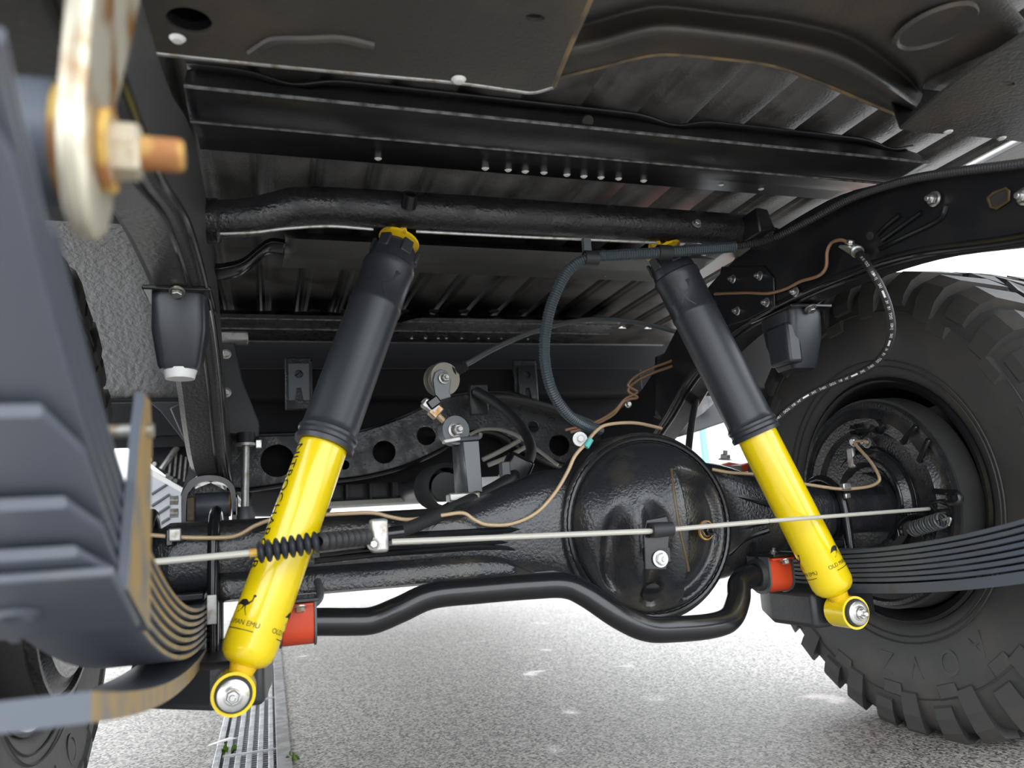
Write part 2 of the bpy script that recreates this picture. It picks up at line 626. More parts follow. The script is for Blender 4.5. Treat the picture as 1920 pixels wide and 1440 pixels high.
xbar('x', '', pf, -0.52, 0.56, nx=90, hump=hat_hump).build('member', 'black_frame', hat, smooth=50, solid=0.003)
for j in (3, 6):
    MB().tube([V((-0.52, pf[j][0], pf[j][1] - 0.002)), V((0.05, pf[j][0], pf[j][1] - 0.002)), V((0.56, pf[j][0], pf[j][1] - 0.002))], 0.0022, 6).build('glint_bead', 'edge_glint', hat)  # thin pale bead standing in for the highlight on the fold
for px, py in ((530, 190), (1100, 225), (1545, 290)):
    z = 0.962
    c = at(px, py, Z=z)
    MB().lathe([(0, 0), (0, 0.008), (-0.004, 0.008)], c + V((0, -0.004, -0.004)), (0, -0.6, -0.5), 14).build('hole', 'drain_dark', hat)
dotm = MB().lathe([(0.0022, 0), (0.0018, 0.0030), (0, 0.0048)], (0, 0, 0), (0, 0, 1), 10)
for px, py in ((709, 296), (910, 315), (953, 318), (985, 321), (1020, 323), (1063, 327), (1095, 330), (1127, 332), (1160, 334), (1207, 338), (1427, 353), (1352, 345)):
    z = 0.981
    c = at(px, py, Z=z)
    MB().lathe([(0.0028, 0), (0.0024, 0.0035), (0, 0.0062)], c + V((0, 0, -0.0005)), (0, 0, -1), 12).build('pale_dot', 'white_drop', hat)  # small white discs along the flange

# second member, partly behind the tube
m2 = thing('bed_crossmember', 'black bed crossmember just in front of the round tube, with a pale dusty lower flange', 'crossmember', (0, 0.25, 0.94), 'bed crossmembers')
pf = [yz(600, 440, 0.985), yz(600, 450, 0.945), yz(600, 478, 0.943), yz(600, 483, 0.955), yz(600, 503, 0.985)]
xbar('x', '', pf, -0.40, 0.46, nx=40).build('member', 'dusty_panel', m2, smooth=50, solid=0.003)
# its bent left end dropping on to the rail
a0 = cr([(-0.40, pf[2][0] - 0.02, 0.945), (-0.43, pf[2][0] - 0.03, 0.94), (-0.47, pf[2][0] - 0.04, 0.90), (-0.50, pf[2][0] - 0.05, 0.885), (-0.52, pf[2][0] - 0.05, 0.882)], 6)
MB().grid([[p + V((0, -0.03, 0)) for p in a0], [p + V((0, 0.03, 0)) for p in a0], [p + V((0, 0.035, 0.03)) for p in a0]]).build('end_bracket', 'black_gloss', m2, smooth=50, solid=0.004)
for px, py in ((860, 503), (1052, 516), (1090, 513), (1135, 516), (1212, 512), (780, 500)):
    c = at(px, py, Z=0.975)
    MB().lathe([(0.0028, 0), (0.0024, 0.003), (0, 0.0052)], c, (0, -0.3, -1), 12).build('pale_dot', 'white_drop', m2)

# third member at the front of the bed
m3_ = thing('bed_crossmember', 'black bed crossmember at the far front of the bed, peppered with small dots', 'crossmember', (0, 0.75, 0.92), 'bed crossmembers')
pf = [yz(700, 588, 0.992), yz(700, 594, 0.955), yz(700, 600, 0.953), yz(700, 618, 0.945), yz(700, 622, 0.955), yz(700, 640, 0.985)]


def m3_hump(x_, j):
    return (-0.014 * math.exp(-((x_ + 0.12) / 0.035) ** 2) if j == 1 else 0)


xbar('x', '', pf, -0.56, 0.50, nx=70, hump=m3_hump).build('member', 'black_wax', m3_, smooth=50, solid=0.003)
for px, py in ((735, 625), (752, 627), (772, 634), (798, 634), (822, 634), (837, 634), (866, 634), (897, 634), (916, 634), (940, 634), (975, 634), (990, 635), (1090, 634)):
    c = at(px, py, Z=0.968)
    MB().lathe([(0.002, 0), (0.0018, 0.0025), (0, 0.004)], c, (0, -0.3, -1), 10).build('pale_dot', 'white_drop', m3_)
for k in range(3):
    p0 = at(1090 + 0 * k, 618, Z=0.95)
# pale end pad of the third member
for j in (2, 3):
    MB().tube([V((-0.56, pf[j][0], pf[j][1] - 0.002)), V((0.5, pf[j][0], pf[j][1] - 0.002))], 0.0022, 6).build('glint_bead', 'edge_glint', m3_)  # painted edge highlight, as on the hat member
c = at(436, 634, Y=0.62)
MB().box(c, (0.07, 0.05, 0.022)).build('end_pad', 'white_drop' if False else 'dull_zinc', m3_, bevel=0.004)

# ---- rear sheet structures over the camera
rs = thing('rear_sill_plate', 'flat dusty black plate under the tail of the bed with a large round hole', 'body panel', (-0.2, -0.65, 0.92))
ZP = 0.925
pl = [at(x_, y_, Z=ZP) for x_, y_ in ((262, 90), (300, 97), (500, 118), (700, 137), (860, 152), (960, 166), (1000, 170), (1038, 160), (1066, 90), (1095, 25), (1130, -60), (1160, -130), (240, -130))]
# round hole cut as separate ring of faces
hc = at(355, 36, Z=ZP)


def plate_with_hole(poly, hc, hr, n=28):
    bm = bmesh.new()
    ov = [bm.verts.new(p) for p in poly]
    oe = [bm.edges.new((ov[i], ov[(i + 1) % len(ov)])) for i in range(len(ov))]
    allE = list(oe)
    for c_, rx, ry in hc:
        hv = [bm.verts.new(c_ + V((math.cos(2 * PI * k / n) * rx, math.sin(2 * PI * k / n) * ry, 0))) for k in range(n)]
        allE += [bm.edges.new((hv[k], hv[(k + 1) % n])) for k in range(n)]
    bmesh.ops.triangle_fill(bm, use_beauty=True, use_dissolve=False, edges=allE)
    mb = MB()
    bm.verts.index_update()
    mb.add([v.co.copy() for v in bm.verts], [tuple(v.index for v in f.verts) for f in bm.faces])
    bm.free()
    return mb


h2 = at(1003, 30, Z=ZP)
plate_with_hole(pl, [(hc, 0.0205, 0.020), (h2, 0.010, 0.006)], 0).build('plate', 'dusty_panel', rs, smooth=0, solid=0.004)
MB().lathe([(0, 0.021), (0.002, 0.0225), (-0.002, 0.0225), (-0.012, 0.020)], hc, (0, 0, -1), 28).build('hole_lip', 'black_frame', rs)
MB().lathe([(-0.004, 0.03), (-0.05, 0.03), (-0.05, 0)], hc, (0, 0, -1), 28).build('hole_shade_cup', 'black_dull', rs)  # dull black cup added above the hole to paint its shade
MB().tube(cr([p + V((0, 0.001, -0.001)) for p in pl[:8]], 6), 0.0028, 8).build('weld_seam', 'dull_zinc', rs)
MB().tube(cr([at(x_, y_, Z=ZP - 0.003) for x_, y_ in ((470, 100), (500, 80), (520, 74), (580, 73), (640, 72), (700, 85))], 6), 0.005, 8).build('weld_bead', 'dusty_panel', rs)
for px, py, r in ((860, 149, 0.0085), (333, 72, 0.008)):
    MB().lathe([(0.004, 0), (0.0035, r * 0.6), (0, r)], at(px, py, Z=ZP - 0.003), (0, 0, -1), 14).build('paint_drop', 'white_drop', rs)
MB().tube(cr(pl[7:11], 5), 0.0035, 6).build('dusty_edge', 'dust_brown', rs)
# dark backing between plate and floor
MB().box((-0.22, -0.62, 0.985), (0.78, 0.10, 0.018)).build('stiffener', 'black_frame', rs, bevel=0.003)

rp = thing('rear_pressed_panel', 'curved pressed steel panel with two rounded ridges under the bed tail', 'body panel', (0.2, -0.6, 0.93))
rowsP = [
    [(1030, 146), (1130, 122), (1190, 106), (1250, 98), (1350, 106), (1450, 120), (1540, 152), (1620, 186), (1700, 220)],
    [(1035, 125), (1130, 104), (1190, 88), (1250, 80), (1350, 90), (1450, 102), (1550, 130), (1636, 172), (1708, 211)],
    [(1045, 100), (1130, 82), (1190, 64), (1250, 56), (1350, 66), (1460, 82), (1565, 108), (1655, 158), (1717, 200)],
    [(1060, 78), (1135, 58), (1190, 42), (1250, 34), (1360, 46), (1470, 62), (1580, 90), (1675, 148), (1724, 190)],
    [(1075, 45), (1140, 26), (1190, 12), (1250, 6), (1380, 22), (1490, 36), (1600, 68), (1690, 132), (1730, 172)],
    [(1085, 28), (1145, 12), (1190, 0), (1250, -6), (1390, 10), (1500, 24), (1610, 54), (1700, 112), (1740, 150)],
    [(1105, -20), (1160, -30), (1200, -40), (1260, -45), (1400, -30), (1520, -15), (1640, 20), (1720, 70), (1800, 120)],
    [(1150, -140), (1200, -140), (1260, -140), (1330, -140), (1460, -140), (1600, -140), (1740, -110), (1850, -40), (1940, 60)],
]
zs = [0.972, 0.957, 0.934, 0.956, 0.972, 0.941, 0.933, 0.93]
grid_rows = []
for r_, z in zip(rowsP, zs):
    grid_rows.append(cr([at(x_, y_, Z=z) for x_, y_ in r_], 5))
# smooth across rows
cols = list(zip(*grid_rows))
cols = [cr(list(c_), 4) for c_ in cols]
MB().grid([list(r_) for r_ in zip(*cols)]).build('panel', 'dusty_panel', rp, smooth=80, solid=0.003)
MB().tube([p + V((0, 0.001, -0.001)) for p in grid_rows[0]], 0.0032, 6).build('dusty_edge', 'dust_brown', rp)
ov = at(1755, 50, Z=0.929)
MB().lathe([(0.0, 0.0), (0.0, 0.036), (0.003, 0.039), (0.0, 0.043)], ov, (0.1, 0, -1), 30).build('pressed_disc', 'dusty_panel', rp)

cp = thing('corner_gusset', 'dusty brown corner gusset plate with a slotted hole at the upper right', 'body panel', (0.35, -0.62, 0.9))
ZC = 0.905
pl = [at(x_, y_, Z=ZC) for x_, y_ in ((1688, 240), (1770, 168), (1850, 108), (1920, 62), (2080, -40), (2100, 270), (1920, 264), (1850, 256), (1790, 250), (1730, 246))]
plate_with_hole(pl, [(at(1889, 154, Z=ZC), 0.010, 0.0045)], 0).build('plate', 'dusty_panel', cp, smooth=0, solid=0.004)
for px, py in ((1778, 247), (1878, 259)):
    MB().lathe([(0.002, 0), (0.0018, 0.004), (0, 0.006)], at(px, py, Z=ZC - 0.002), (0, 0, -1), 12).build('pale_dot', 'white_drop', cp)
MB().add([at(1688, 240, Z=ZC), at(1790, 250, Z=ZC), at(1920, 264, Z=ZC), at(2100, 270, Z=ZC)] + [at(1688, 240, Z=ZC) + V((0.02, 0.03, 0.08)), at(1790, 250, Z=ZC) + V((0.02, 0.03, 0.08)), at(1920, 264, Z=ZC) + V((0.02, 0.03, 0.08)), at(2100, 270, Z=ZC) + V((0.02, 0.03, 0.08))], [(0, 1, 5, 4), (1, 2, 6, 5), (2, 3, 7, 6)]).build('upstand', 'black_frame', cp, smooth=0, solid=0.003)

# ================================================================== CHASSIS RAILS
RYZ = [(-1.12, 0.715), (-0.8, 0.715), (-0.6, 0.735), (-0.4, 0.780), (-0.2, 0.792), (0.0, 0.782), (0.12, 0.755), (0.24, 0.71), (0.36, 0.64), (0.50, 0.585), (0.75, 0.555), (1.1, 0.55), (2.2, 0.55)]
RH = 0.135


def rail(label, xi, xo, material):
    s = 1 if xo > xi else -1
    root = thing('chassis_rail', label, 'chassis rail', ((xi + xo) / 2, 0, 0.78), 'chassis rails')
    path = cr([V((0, y, z)) for y, z in RYZ], 6)
    mb = MB()
    rows = []
    for p in path:
        y, z = p.y, p.z
        r = 0.010
        RH = 0.100 + 0.035 * ss(-0.55, -0.25, y)
        rows.append([V((xi + s * r, y, z)), V((xo - s * r, y, z)), V((xo, y, z + r)), V((xo, y, z + RH)), V((xi, y, z + RH)), V((xi, y, z + r)), ])
    mb.grid(rows, closed_u=True)
    mb.build('rail', material, root, smooth=40)
    # raised bottom flange seams of the two channel halves
    for xx in (xi - s * 0.002, xi + s * 0.020):
        MB().tube([V((xx, p.y, p.z - 0.001)) for p in path], 0.0035, 8).build('flange_seam', 'black_gloss', root)
    return root


XRi, XRo = 0.455, 0.535
XLi, XLo = -0.515, -0.59
railR = rail('black chassis rail on the right carrying a four-bolt gusset plate', XRi, XRo, 'black_frame')
railL = rail('black chassis rail on the left above the foreground leaf spring', XLi, XLo, 'rail_wax_lit')
# gusset plate with bolts on the right rail
XF = XRi - 0.004
g = [at(x_, y_, X=XF) for x_, y_ in ((1352, 500), (1432, 498), (1450, 520), (1452, 575), (1400, 600), (1362, 612), (1340, 560))]
gp = MB().prism(g, (0.004, 0, 0)).build('gusset_plate', 'black_frame', railR, bevel=0.0015)
for px, py in ((1375, 523), (1425, 517), (1383, 583), (1438, 567), (1492, 547)):
    bolt(at(px, py, X=XF - 0.001), (-1, 0, 0), 0.0062, railR, 'zinc', True)
bolt(at(1752, 373, X=XF), (-1, 0, 0), 0.0075, railR, 'zinc', True)
bolt(at(1922, 368, X=XF), (-1, 0, 0), 0.0075, railR, 'zinc', True)
# pressed slot and window of the right rail
MB().prism([at(x_, y_, X=XF + 0.001) for x_, y_ in ((1852, 372), (1862, 362), (1886, 353), (1892, 358), (1891, 376), (1868, 391), (1858, 388))], (0.0035, 0, 0)).build('window_hole', 'drain_dark', railR, smooth=0)
wn_ = [at(x_, y_, X=XF) for x_, y_ in ((1852, 372), (1862, 362), (1886, 353), (1892, 358), (1891, 376), (1868, 391), (1858, 388), (1852, 372))]
MB().tube(wn_, 0.0018, 6).build('hole_rim', 'brown_grease', railR)
for q in (((1646, 440), (1662, 424), (1688, 403)), ((1655, 450), (1690, 425), (1728, 398)), ((1650, 466), (1700, 442), (1760, 412), (1775, 385))):
    MB().tube(cr([at(x_, y_, X=XF + 0.002) for x_, y_ in q], 6), 0.004, 8).build('pressed_bead', 'black_gloss', railR)
MB().lathe([(0.002, 0), (0.002, 0.006), (0, 0.007)], at(1632, 442, X=XF + 0.003), (-1, 0, 0), 16).build('hole', 'drain_dark', railR)
# body mount box on the right rail
MB().prism([at(x_, y_, Y=-0.16) for x_, y_ in ((1418, 388), (1440, 392), (1455, 430), (1425, 436))], (0, 0.05, 0)).build('mount_bracket', 'black_frame', railR, bevel=0.003)

# left rail underside holes, outrigger plate and slots
for px, py in ((332, 488), (334, 510), (334, 526)):
    p = at(px, py, X=-0.552)
    MB().lathe([(0.001, 0), (0.001, 0.006), (0, 0.0065)], V((p.x, p.y, 0.787)), (0, -0.2, -1), 14).build('slot', 'dull_zinc', railL)
# inner box bracket on the left rail with the tie bolt
bx_ = [at(x_, y_, Y=0.62) for x_, y_ in ((415, 640), (440, 640), (455, 715), (485, 790), (485, 820), (415, 812))]
MB().prism(bx_, (0, 0.09, 0)).build('side_bracket', 'black_satin', railL, bevel=0.003)
for px, py in ((424, 664), (424, 736)):
    bolt(at(px, py, Y=0.615), (0, -1, 0), 0.008, railL, 'dull_zinc')

# long tie bolt beside it (down to the hanger)
tb = thing('tie_bolt', 'upright steel tie bolt with flat washer beside the left spring hanger', 'bolt', at(462, 960, Y=0.6))
pA, pB = at(461, 836, Y=0.60), at(459, 950, Y=0.60)
MB().tube([pA, pB], 0.0085, 14).build('shank', 'dull_zinc', tb)
MB().lathe([(0, 0), (0, 0.023), (0.006, 0.023), (0.006, 0)], pA, (0, 0, 1), 20).build('washer', 'dull_zinc', tb)
MB().lathe([(0.006, 0.02), (0.03, 0.02), (0.03, 0.0)], pA, (0, 0, 1), 20).build('rubber_pad', 'rubber', tb)
MB().lathe([(0, 0), (0, 0.016), (-0.02, 0.022), (-0.06, 0.024), (-0.07, 0.02), (-0.075, 0)], pB, (0, 0, 1), 20).build('lower_bush', 'grey_post', tb)
MB().box(at(485, 833, Y=0.60), (0.014, 0.02, 0.02)).build('lock_nut', 'zinc', tb, bevel=0.002)

# ================================================================== ROUND TUBE CROSSMEMBER
TY = -0.09
tubeX = thing('tube_crossmember', 'thick round black tube crossmember that carries both shock tops', 'crossmember', (0, TY, 0.88))
tp = cr([at(384, 414, Y=TY), at(470, 408, Y=TY), at(520, 396, Y=TY), at(580, 386, Y=TY), at(760, 394, Y=TY), at(1000, 408, Y=TY), at(1200, 420, Y=TY), at(1300, 426, Y=TY), at(1420, 434, Y=TY)], 8)
MB().tube(tp, 0.0295, 24).build('tube', 'black_wax', tubeX, smooth=60)
MB().lathe([(-0.006, 0.03), (-0.006, 0.034), (0.012, 0.034), (0.016, 0.030)], tp[0] + V((0.006, 0, 0)), (1, 0, 0), 24).build('collar', 'black_wax', tubeX)
MB().lathe([(0, 0.012), (0.022, 0.012), (0.022, 0.0075), (0.012, 0.0075)], at(766, 388, Y=TY - 0.028), (0.05, -0.75, 0.66), 18).build('boss', 'black_gloss', tubeX)
bolt(at(1306, 420, Y=TY - 0.03), (0, -0.8, 0.3), 0.006, tubeX, 'dull_zinc')
# bright welded drip edge along the underside
wl = [at(x_, y_, Y=TY - 0.012) for x_, y_ in ((780, 434), (900, 440), (1000, 445), (1100, 449), (1230, 455))]
MB().tube(cr(wl, 10), 0.0028, 8).build('weld_seam', 'dull_zinc', tubeX)
wl = [at(x_, y_, Y=TY - 0.012) for x_, y_ in ((395, 438), (470, 436), (540, 428), (620, 424), (700, 430))]
MB().tube(cr(wl, 10), 0.0028, 8).build('weld_seam', 'dull_zinc', tubeX)
# flared end on the right rail
fp = cr([at(1395, 434, Y=TY), at(1440, 450, Y=TY), at(1490, 470, Y=TY - 0.01), at(1540, 478, Y=TY - 0.02)], 6)
MB().tube(fp, [0.029 + 0.012 * i / len(fp) for i in range(len(fp))], 20, flat=0.7).build('flared_end', 'black_wax', tubeX, smooth=60)

# ================================================================== FORWARD UNDERBODY
cabf = thing('cab_floor', 'black cab floor and rear cab sill beyond the bed', 'cab floor', (0, 1.6, 0.75))
MB().box((0, 1.12, 0.88), (1.9, 0.02, 0.36)).build('rear_panel', 'black_dull', cabf)
MB().box((0, 2.3, 0.74), (1.7, 2.4, 0.02)).build('floor_pan', 'black_dull', cabf)
pS = [at(560, 690, Y=1.0), at(560, 745, Y=1.0)]
zt, zb = pS[0].z, pS[1].z
MB().box((0.0, 1.05, (zt + zb) / 2), (1.5, 0.10, zt - zb)).build('sill_beam', 'black_dull', cabf, bevel=0.008)
for px, zc in ((560, 0), (985, 0)):
    a = at(px, 720, Y=0.985)
    MB().box(a, (0.075, 0.02, 0.15)).build('bracket_base', 'black_wax', cabf, bevel=0.003)
    mb = plate_with_hole([V((a.x + x_, a.z + z_, 0)) for x_, z_ in ((-0.028, 0.055), (0.028, 0.055), (0.028, -0.05), (0.012, -0.05), (0.006, -0.015), (-0.006, -0.015), (-0.012, -0.05), (-0.028, -0.05))],
                         [(V((a.x, a.z + 0.025, 0)), 0.012, 0.012)], 0)
    mb.v = [V((p.x, a.y - 0.018, p.y)) for p in mb.v]
    mb.build('clip_plate', 'grey_post' if px < 700 else 'black_gloss', cabf, smooth=0, solid=0.004)

# drilled crossmember
hm = thing('drilled_crossmember', 'black chassis crossmember pierced by a row of round holes', 'crossmember', (-0.2, 0.72, 0.6))
HY = 0.72


def hx(px, py):
    p = at(px, py, Y=HY)
    return V((p.x, p.z, 0))


outl = [hx(425, 812), hx(470, 815), (hx(560, 813)), hx(640, 812), hx(690, 803), hx(760, 778), hx(830, 745), hx(900, 735), hx(960, 738), hx(1030, 765), hx(1100, 795), hx(1180, 822),
        hx(1180, 900), hx(1050, 870), hx(985, 842), hx(930, 812), hx(880, 812), hx(830, 842), hx(760, 874), hx(690, 893), hx(620, 902), hx(560, 905), hx(470, 918), hx(425, 918)]
holes = []
for px, py, r in ((520, 864, 0.040), (720, 848, 0.0295), (799, 817, 0.0255), (646, 872, 0.012), (1000, 800, 0.016), (1048, 835, 0.030)):
    c = hx(px, py)
    holes.append((c, r, r))
mb = plate_with_hole(outl, holes, 0)
mb.v = [V((p.x, HY, p.y)) for p in mb.v]
mb.build('web', 'black_wax', hm, smooth=0, solid=0.006)
for idx in (range(0, 12), range(12, 24)):
    pts = cr([V((outl[i].x, HY, outl[i].y)) for i in idx], 5)
    MB().grid([[p + V((0, -0.006, 0)) for p in pts], [p + V((0, 0.07, 0)) for p in pts]]).build('flange', 'black_wax', hm, smooth=60, solid=0.005)
    MB().tube([p + V((0, -0.004, 0)) for p in pts], 0.006, 8).build('rolled_edge', 'black_gloss', hm)
mb = MB().add([V((outl[0].x, HY + 0.08, outl[0].y)), V((outl[11].x, HY + 0.08, 0.66)), V((outl[12].x, HY + 0.08, 0.56)), V((outl[-1].x, HY + 0.08, outl[-1].y))], [(0, 1, 2, 3)])
mb.build('rear_web', 'black_dull', hm, smooth=0)

# fuel tank with pressed ribs
ft = thing('fuel_tank', 'black pressed fuel tank with upright ribs below the drilled crossmember', 'fuel tank', (-0.15, 1.0, 0.5))
tl = at(640, 885, Y=0.95)
br = at(838, 945, Y=0.95)
rows = []
n = 60
ztop = at(700, 860, Y=0.95).z
zbot = at(700, 942, Y=0.95).z
xs0, xs1 = at(556, 920, Y=0.95).x, at(830, 920, Y=0.95).x
for i in range(n + 1):
    x_ = xs0 + (xs1 - xs0) * i / n
    d = 0.012 * max(0, math.cos(2 * PI * (x_ - xs0) / 0.065)) ** 6
    rows.append([V((x_, 0.955, ztop)), V((x_, 0.95 + d, ztop - 0.01)), V((x_, 0.95 + d, zbot + 0.02)), V((x_, 0.955 + d, zbot + 0.008)), V((x_, 0.965, zbot)), V((x_, 1.35, zbot))])
MB().grid(rows).build('tank_skin', 'black_satin', ft, smooth=60, solid=0.003)
MB().box(((xs0 + xs1) / 2, 0.945, zbot + 0.002), (xs1 - xs0 + 0.02, 0.012, 0.012)).build('seam_flange', 'strap', ft, bevel=0.002)

mu = thing('muffler', 'dark round muffler glimpsed between the left shock and the hanger', 'muffler', at(510, 960, Y=1.35))
mc_ = at(520, 922, Y=1.35)
MB().lathe([(-0.10, 0.0), (-0.10, 0.055), (-0.085, 0.075), (0.0, 0.080), (0.16, 0.080), (0.175, 0.06), (0.175, 0)], mc_, (1, 0.1, 0), 32).build('can', 'black_satin', mu, smooth=40)
MB().tube([mc_ + V((0.17, 0.01, 0)), mc_ + V((0.4, 0.06, 0.02))], 0.025, 16).build('pipe', 'black_satin', mu)
MB().tube([mc_ + V((-0.06, 0, 0.07)), mc_ + V((-0.06, 0, 0.2))], 0.006, 8).build('hanger_rod', 'dull_zinc', mu)

# propshaft gaiter behind the valve post
ps = thing('propshaft', 'black propeller shaft with a ribbed rubber gaiter behind the grey post', 'propshaft', (0.0, 0.9, 0.5))
a0, a1 = at(820, 918, Y=0.62), at(870, 925, Y=0.62)
MB().tube([V((a0.x - 0.005, 0.50, a0.z - 0.0)), V((a0.x - 0.02, 2.2, a0.z + 0.05))], 0.034, 20).build('shaft', 'black_satin', ps)
gp_ = []
for i in range(11):
    gp_ += [(i * 0.012, 0.044), (i * 0.012 + 0.006, 0.055)]
MB().lathe(gp_, V((a0.x - 0.005, 0.48, a0.z)), (-0.01, 1, 0.03), 24).build('gaiter', 'rubber', ps, smooth=60)

# ================================================================== AXLE
AX, AZ = 0.178, 0.414
ax = thing('rear_axle', 'black rear axle housing with round differential bulge and pressed cover', 'axle', (AX, 0, 0.25))
rows = []
xsA = [-0.70 + 1.40 * i / 116 for i in range(117)]
Rr = 0.160
for x_ in xsA:
    u = abs(x_ - AX)
    hu, hd, dy = 0.050, 0.054, 0.050
    fl_ = (1 - ss(0.14, 0.34, u))
    hu += 0.055 * fl_
    hd += 0.050 * fl_
    if u < Rr:
        c = math.sqrt(Rr * Rr - u * u)
        hu, hd = max(hu, c), max(hd, c)
    dy += 0.012 * (1 - ss(0.15, 0.30, u))
    if x_ < -0.57 or x_ > 0.57:
        hu = hd = dy = 0.043
    ring = []
    for k in range(28):
        a = 2 * PI * k / 28
        ca, sa = math.cos(a), math.sin(a)
        e = 0.62
        yy = dy * math.copysign(abs(ca) ** e, ca)
        zz = (hu if sa > 0 else hd) * math.copysign(abs(sa) ** e, sa)
        ring.append(V((x_, yy, AZ + zz)))
    rows.append(ring)
MB().grid(rows, closed_u=True).build('housing', 'black_axle', ax, smooth=50)
# cover ring + weld
MB().lathe([(0.03, 0.150), (0.066, 0.157), (0.072, 0.154), (0.074, 0.146), (0.070, 0.140)], (AX, 0, AZ), (0, -1, 0), 72).build('cover_flange', 'black_axle', ax, smooth=50)
nw = 72
wp = [V((AX + 0.1465 * math.cos(2 * PI * k / 144), -0.073, AZ + 0.1465 * math.sin(2 * PI * k / 144))) for k in range(145)]
MB().tube(wp, [0.0052 if k % 2 else 0.0042 for k in range(145)], 8).build('cover_weld', 'black_gloss', ax)
RC = 0.143
rows = []
for i in range(41):
    r = i / 40
    ring = []
    for k in range(96):
        a = 2 * PI * k / 96
        u, v = r * math.cos(a), r * math.sin(a)
        h = 0.078 * (1 - r ** 2.4) ** 0.72
        edge = 1 - ss(0.80, 0.97, r)
        tp_r = 1 - ss(0.42, 0.66, v + 0.25 * max(0, u - 0.3))
        h -= 0.034 * ss(0.215, 0.255, u) * tp_r * edge
        la = 1 - ss(0.02, 0.38, v + 1.6 * (u + 0.36) ** 2)
        h -= 0.028 * math.exp(-((u + 0.16) / 0.13) ** 2) * la * edge
        h -= 0.028 * math.exp(-((u + 0.62) / 0.13) ** 2) * la * edge
        h += 0.006 * math.exp(-((u + 0.40) / 0.10) ** 2) * la * edge
        ring.append(V((AX + u * RC, -0.066 - h, AZ + v * RC)))
    rows.append(ring)
MB().grid(rows, closed_u=True).build('cover', 'black_axle', ax, smooth=70)


def cov(px, py, d=0.0):
    """point on the cover near a pixel"""
    p = at(px, py, Y=-0.13)
    for _ in range(4):
        r = min(0.98, math.hypot((p.x - AX) / RC, (p.z - AZ) / RC))
        p = at(px, py, Y=-0.066 - 0.078 * (1 - r ** 2.4) ** 0.72 + 0.01 - d)
    return p


# greasy brown streak line on the cover
g_ = [cov(x_, y_, 0.008) for x_, y_ in ((1258, 880), (1262, 920), (1268, 960), (1275, 1000), (1284, 1040), (1290, 1070))]
MB().tube(cr(g_, 6), 0.0035, 8, flat=1.0).build('grease_line', 'brown_grease', ax)
fpz = cov(1322, 994, -0.004)
MB().lathe([(0, 0.016), (0.004, 0.016), (0.006, 0.012), (0.006, 0)], fpz, (0.25, -1, -0.05), 20).build('plug_boss', 'rust', ax)
bolt(fpz + V((0, -0.004, 0)), (0.25, -1, -0.05), 0.0095, ax, 'black_gloss', True, name='fill_plug')
dp = cov(1219, 1108, 0.0)
MB().lathe([(0, 0.017), (0.005, 0.016), (0.007, 0.010), (0.007, 0)], dp, (0, -1, -0.5), 18).build('drain_boss', 'black_gloss', ax)
# breather bolt on the housing
bb = at(1087, 824, Y=-0.045)
MB().lathe([(0, 0), (0, 0.0125), (0.004, 0.0125), (0.005, 0.0)], bb, (-0.2, -1, 0.1), 20).build('breather_washer', 'white_drop', ax)
bolt(bb + V((0, -0.003, 0)), (-0.2, -1, 0.1), 0.0062, ax, 'white_drop', name='breather_bolt')
# pressed seams on the left tube
for q, r in ((((590, 1052), (700, 1040), (800, 1033), (930, 1026), (985, 1040), (1060, 1078)), 0.0045),
             (((600, 1042), (700, 1030), (800, 1025), (890, 1020), (960, 1018), (1020, 1040), (1062, 1062)), 0.0035),
             (((760, 1005), (860, 1000), (940, 995), (1000, 990)), 0.006)):
    MB().tube(cr([at(x_, y_, Y=-0.050) for x_, y_ in q], 8), r, 8).build('weld_seam', 'black_gloss', ax)
# lower flat stiffener of the tube
lo = [at(x_, y_, Y=-0.046) for x_, y_ in ((400, 1075), (590, 1062), (760, 1050), (925, 1040), (1000, 1062), (1052, 1090))]
MB().grid([cr(lo, 5), [p + V((0, -0.012, -0.014)) for p in cr(lo, 5)], [V((p.x, p.y - 0.010, AZ - 0.062)) for p in cr(lo, 5)], [V((p.x, p.y + 0.03, AZ - 0.068)) for p in cr(lo, 5)]]).build('lower_web', 'black_axle', ax, smooth=50, solid=0.003)
# ribs on the right neck
for q in (((1375, 930), (1420, 940), (1480, 955)), ((1372, 1000), (1410, 985), (1450, 975)), ((1365, 1040), (1400, 1010), (1440, 995))):
    MB().tube(cr([at(x_, y_, Y=-0.055) for x_, y_ in q], 6), 0.005, 8).build('cast_rib', 'black_gloss', ax)
# welded band rings near the right brake
for x_ in (0.50, 0.585):
    MB().lathe([(-0.012, 0.046), (-0.008, 0.055), (0.008, 0.055), (0.012, 0.046)], (x_, 0, AZ), (1, 0, 0), 28).build('band_ring', 'black_gloss', ax)
MB().lathe([(0, 0.043), (0, 0.070), (0.014, 0.072), (0.014, 0.043)], (0.682, 0, AZ), (1, 0, 0), 28).build('hub_flange', 'black_axle', ax)
for s in (-1, 1):
    cxs = -0.55 if s < 0 else 0.54
    MB().box((cxs, 0, AZ - 0.055), (0.066, 0.12, 0.012)).build('spring_perch', 'black_gloss', ax, bevel=0.003)

# ================================================================== LEAF SPRINGS
LT = 0.0074
EYY, EYZ = -0.895, 0.612


def zleaf(y, i):
    """underside height of leaf i (0 = lowest) at y; springs rise towards both eyes"""
    k = i / 6.0
    Y_ = abs(y) if y < 0 else abs(y) * 1.25
    return 0.296 + i * LT * 1.02 + (0.15 + 0.05 * k) * Y_ ** 2 + (0.12 - 0.02 * k) * Y_ ** 4


RL = [0.785, 0.812, 0.862, 0.99, 0.985, 0.975, 0.90]
FL = [0.40, 0.45, 0.50, 0.54, 0.57, 0.60, 0.60]


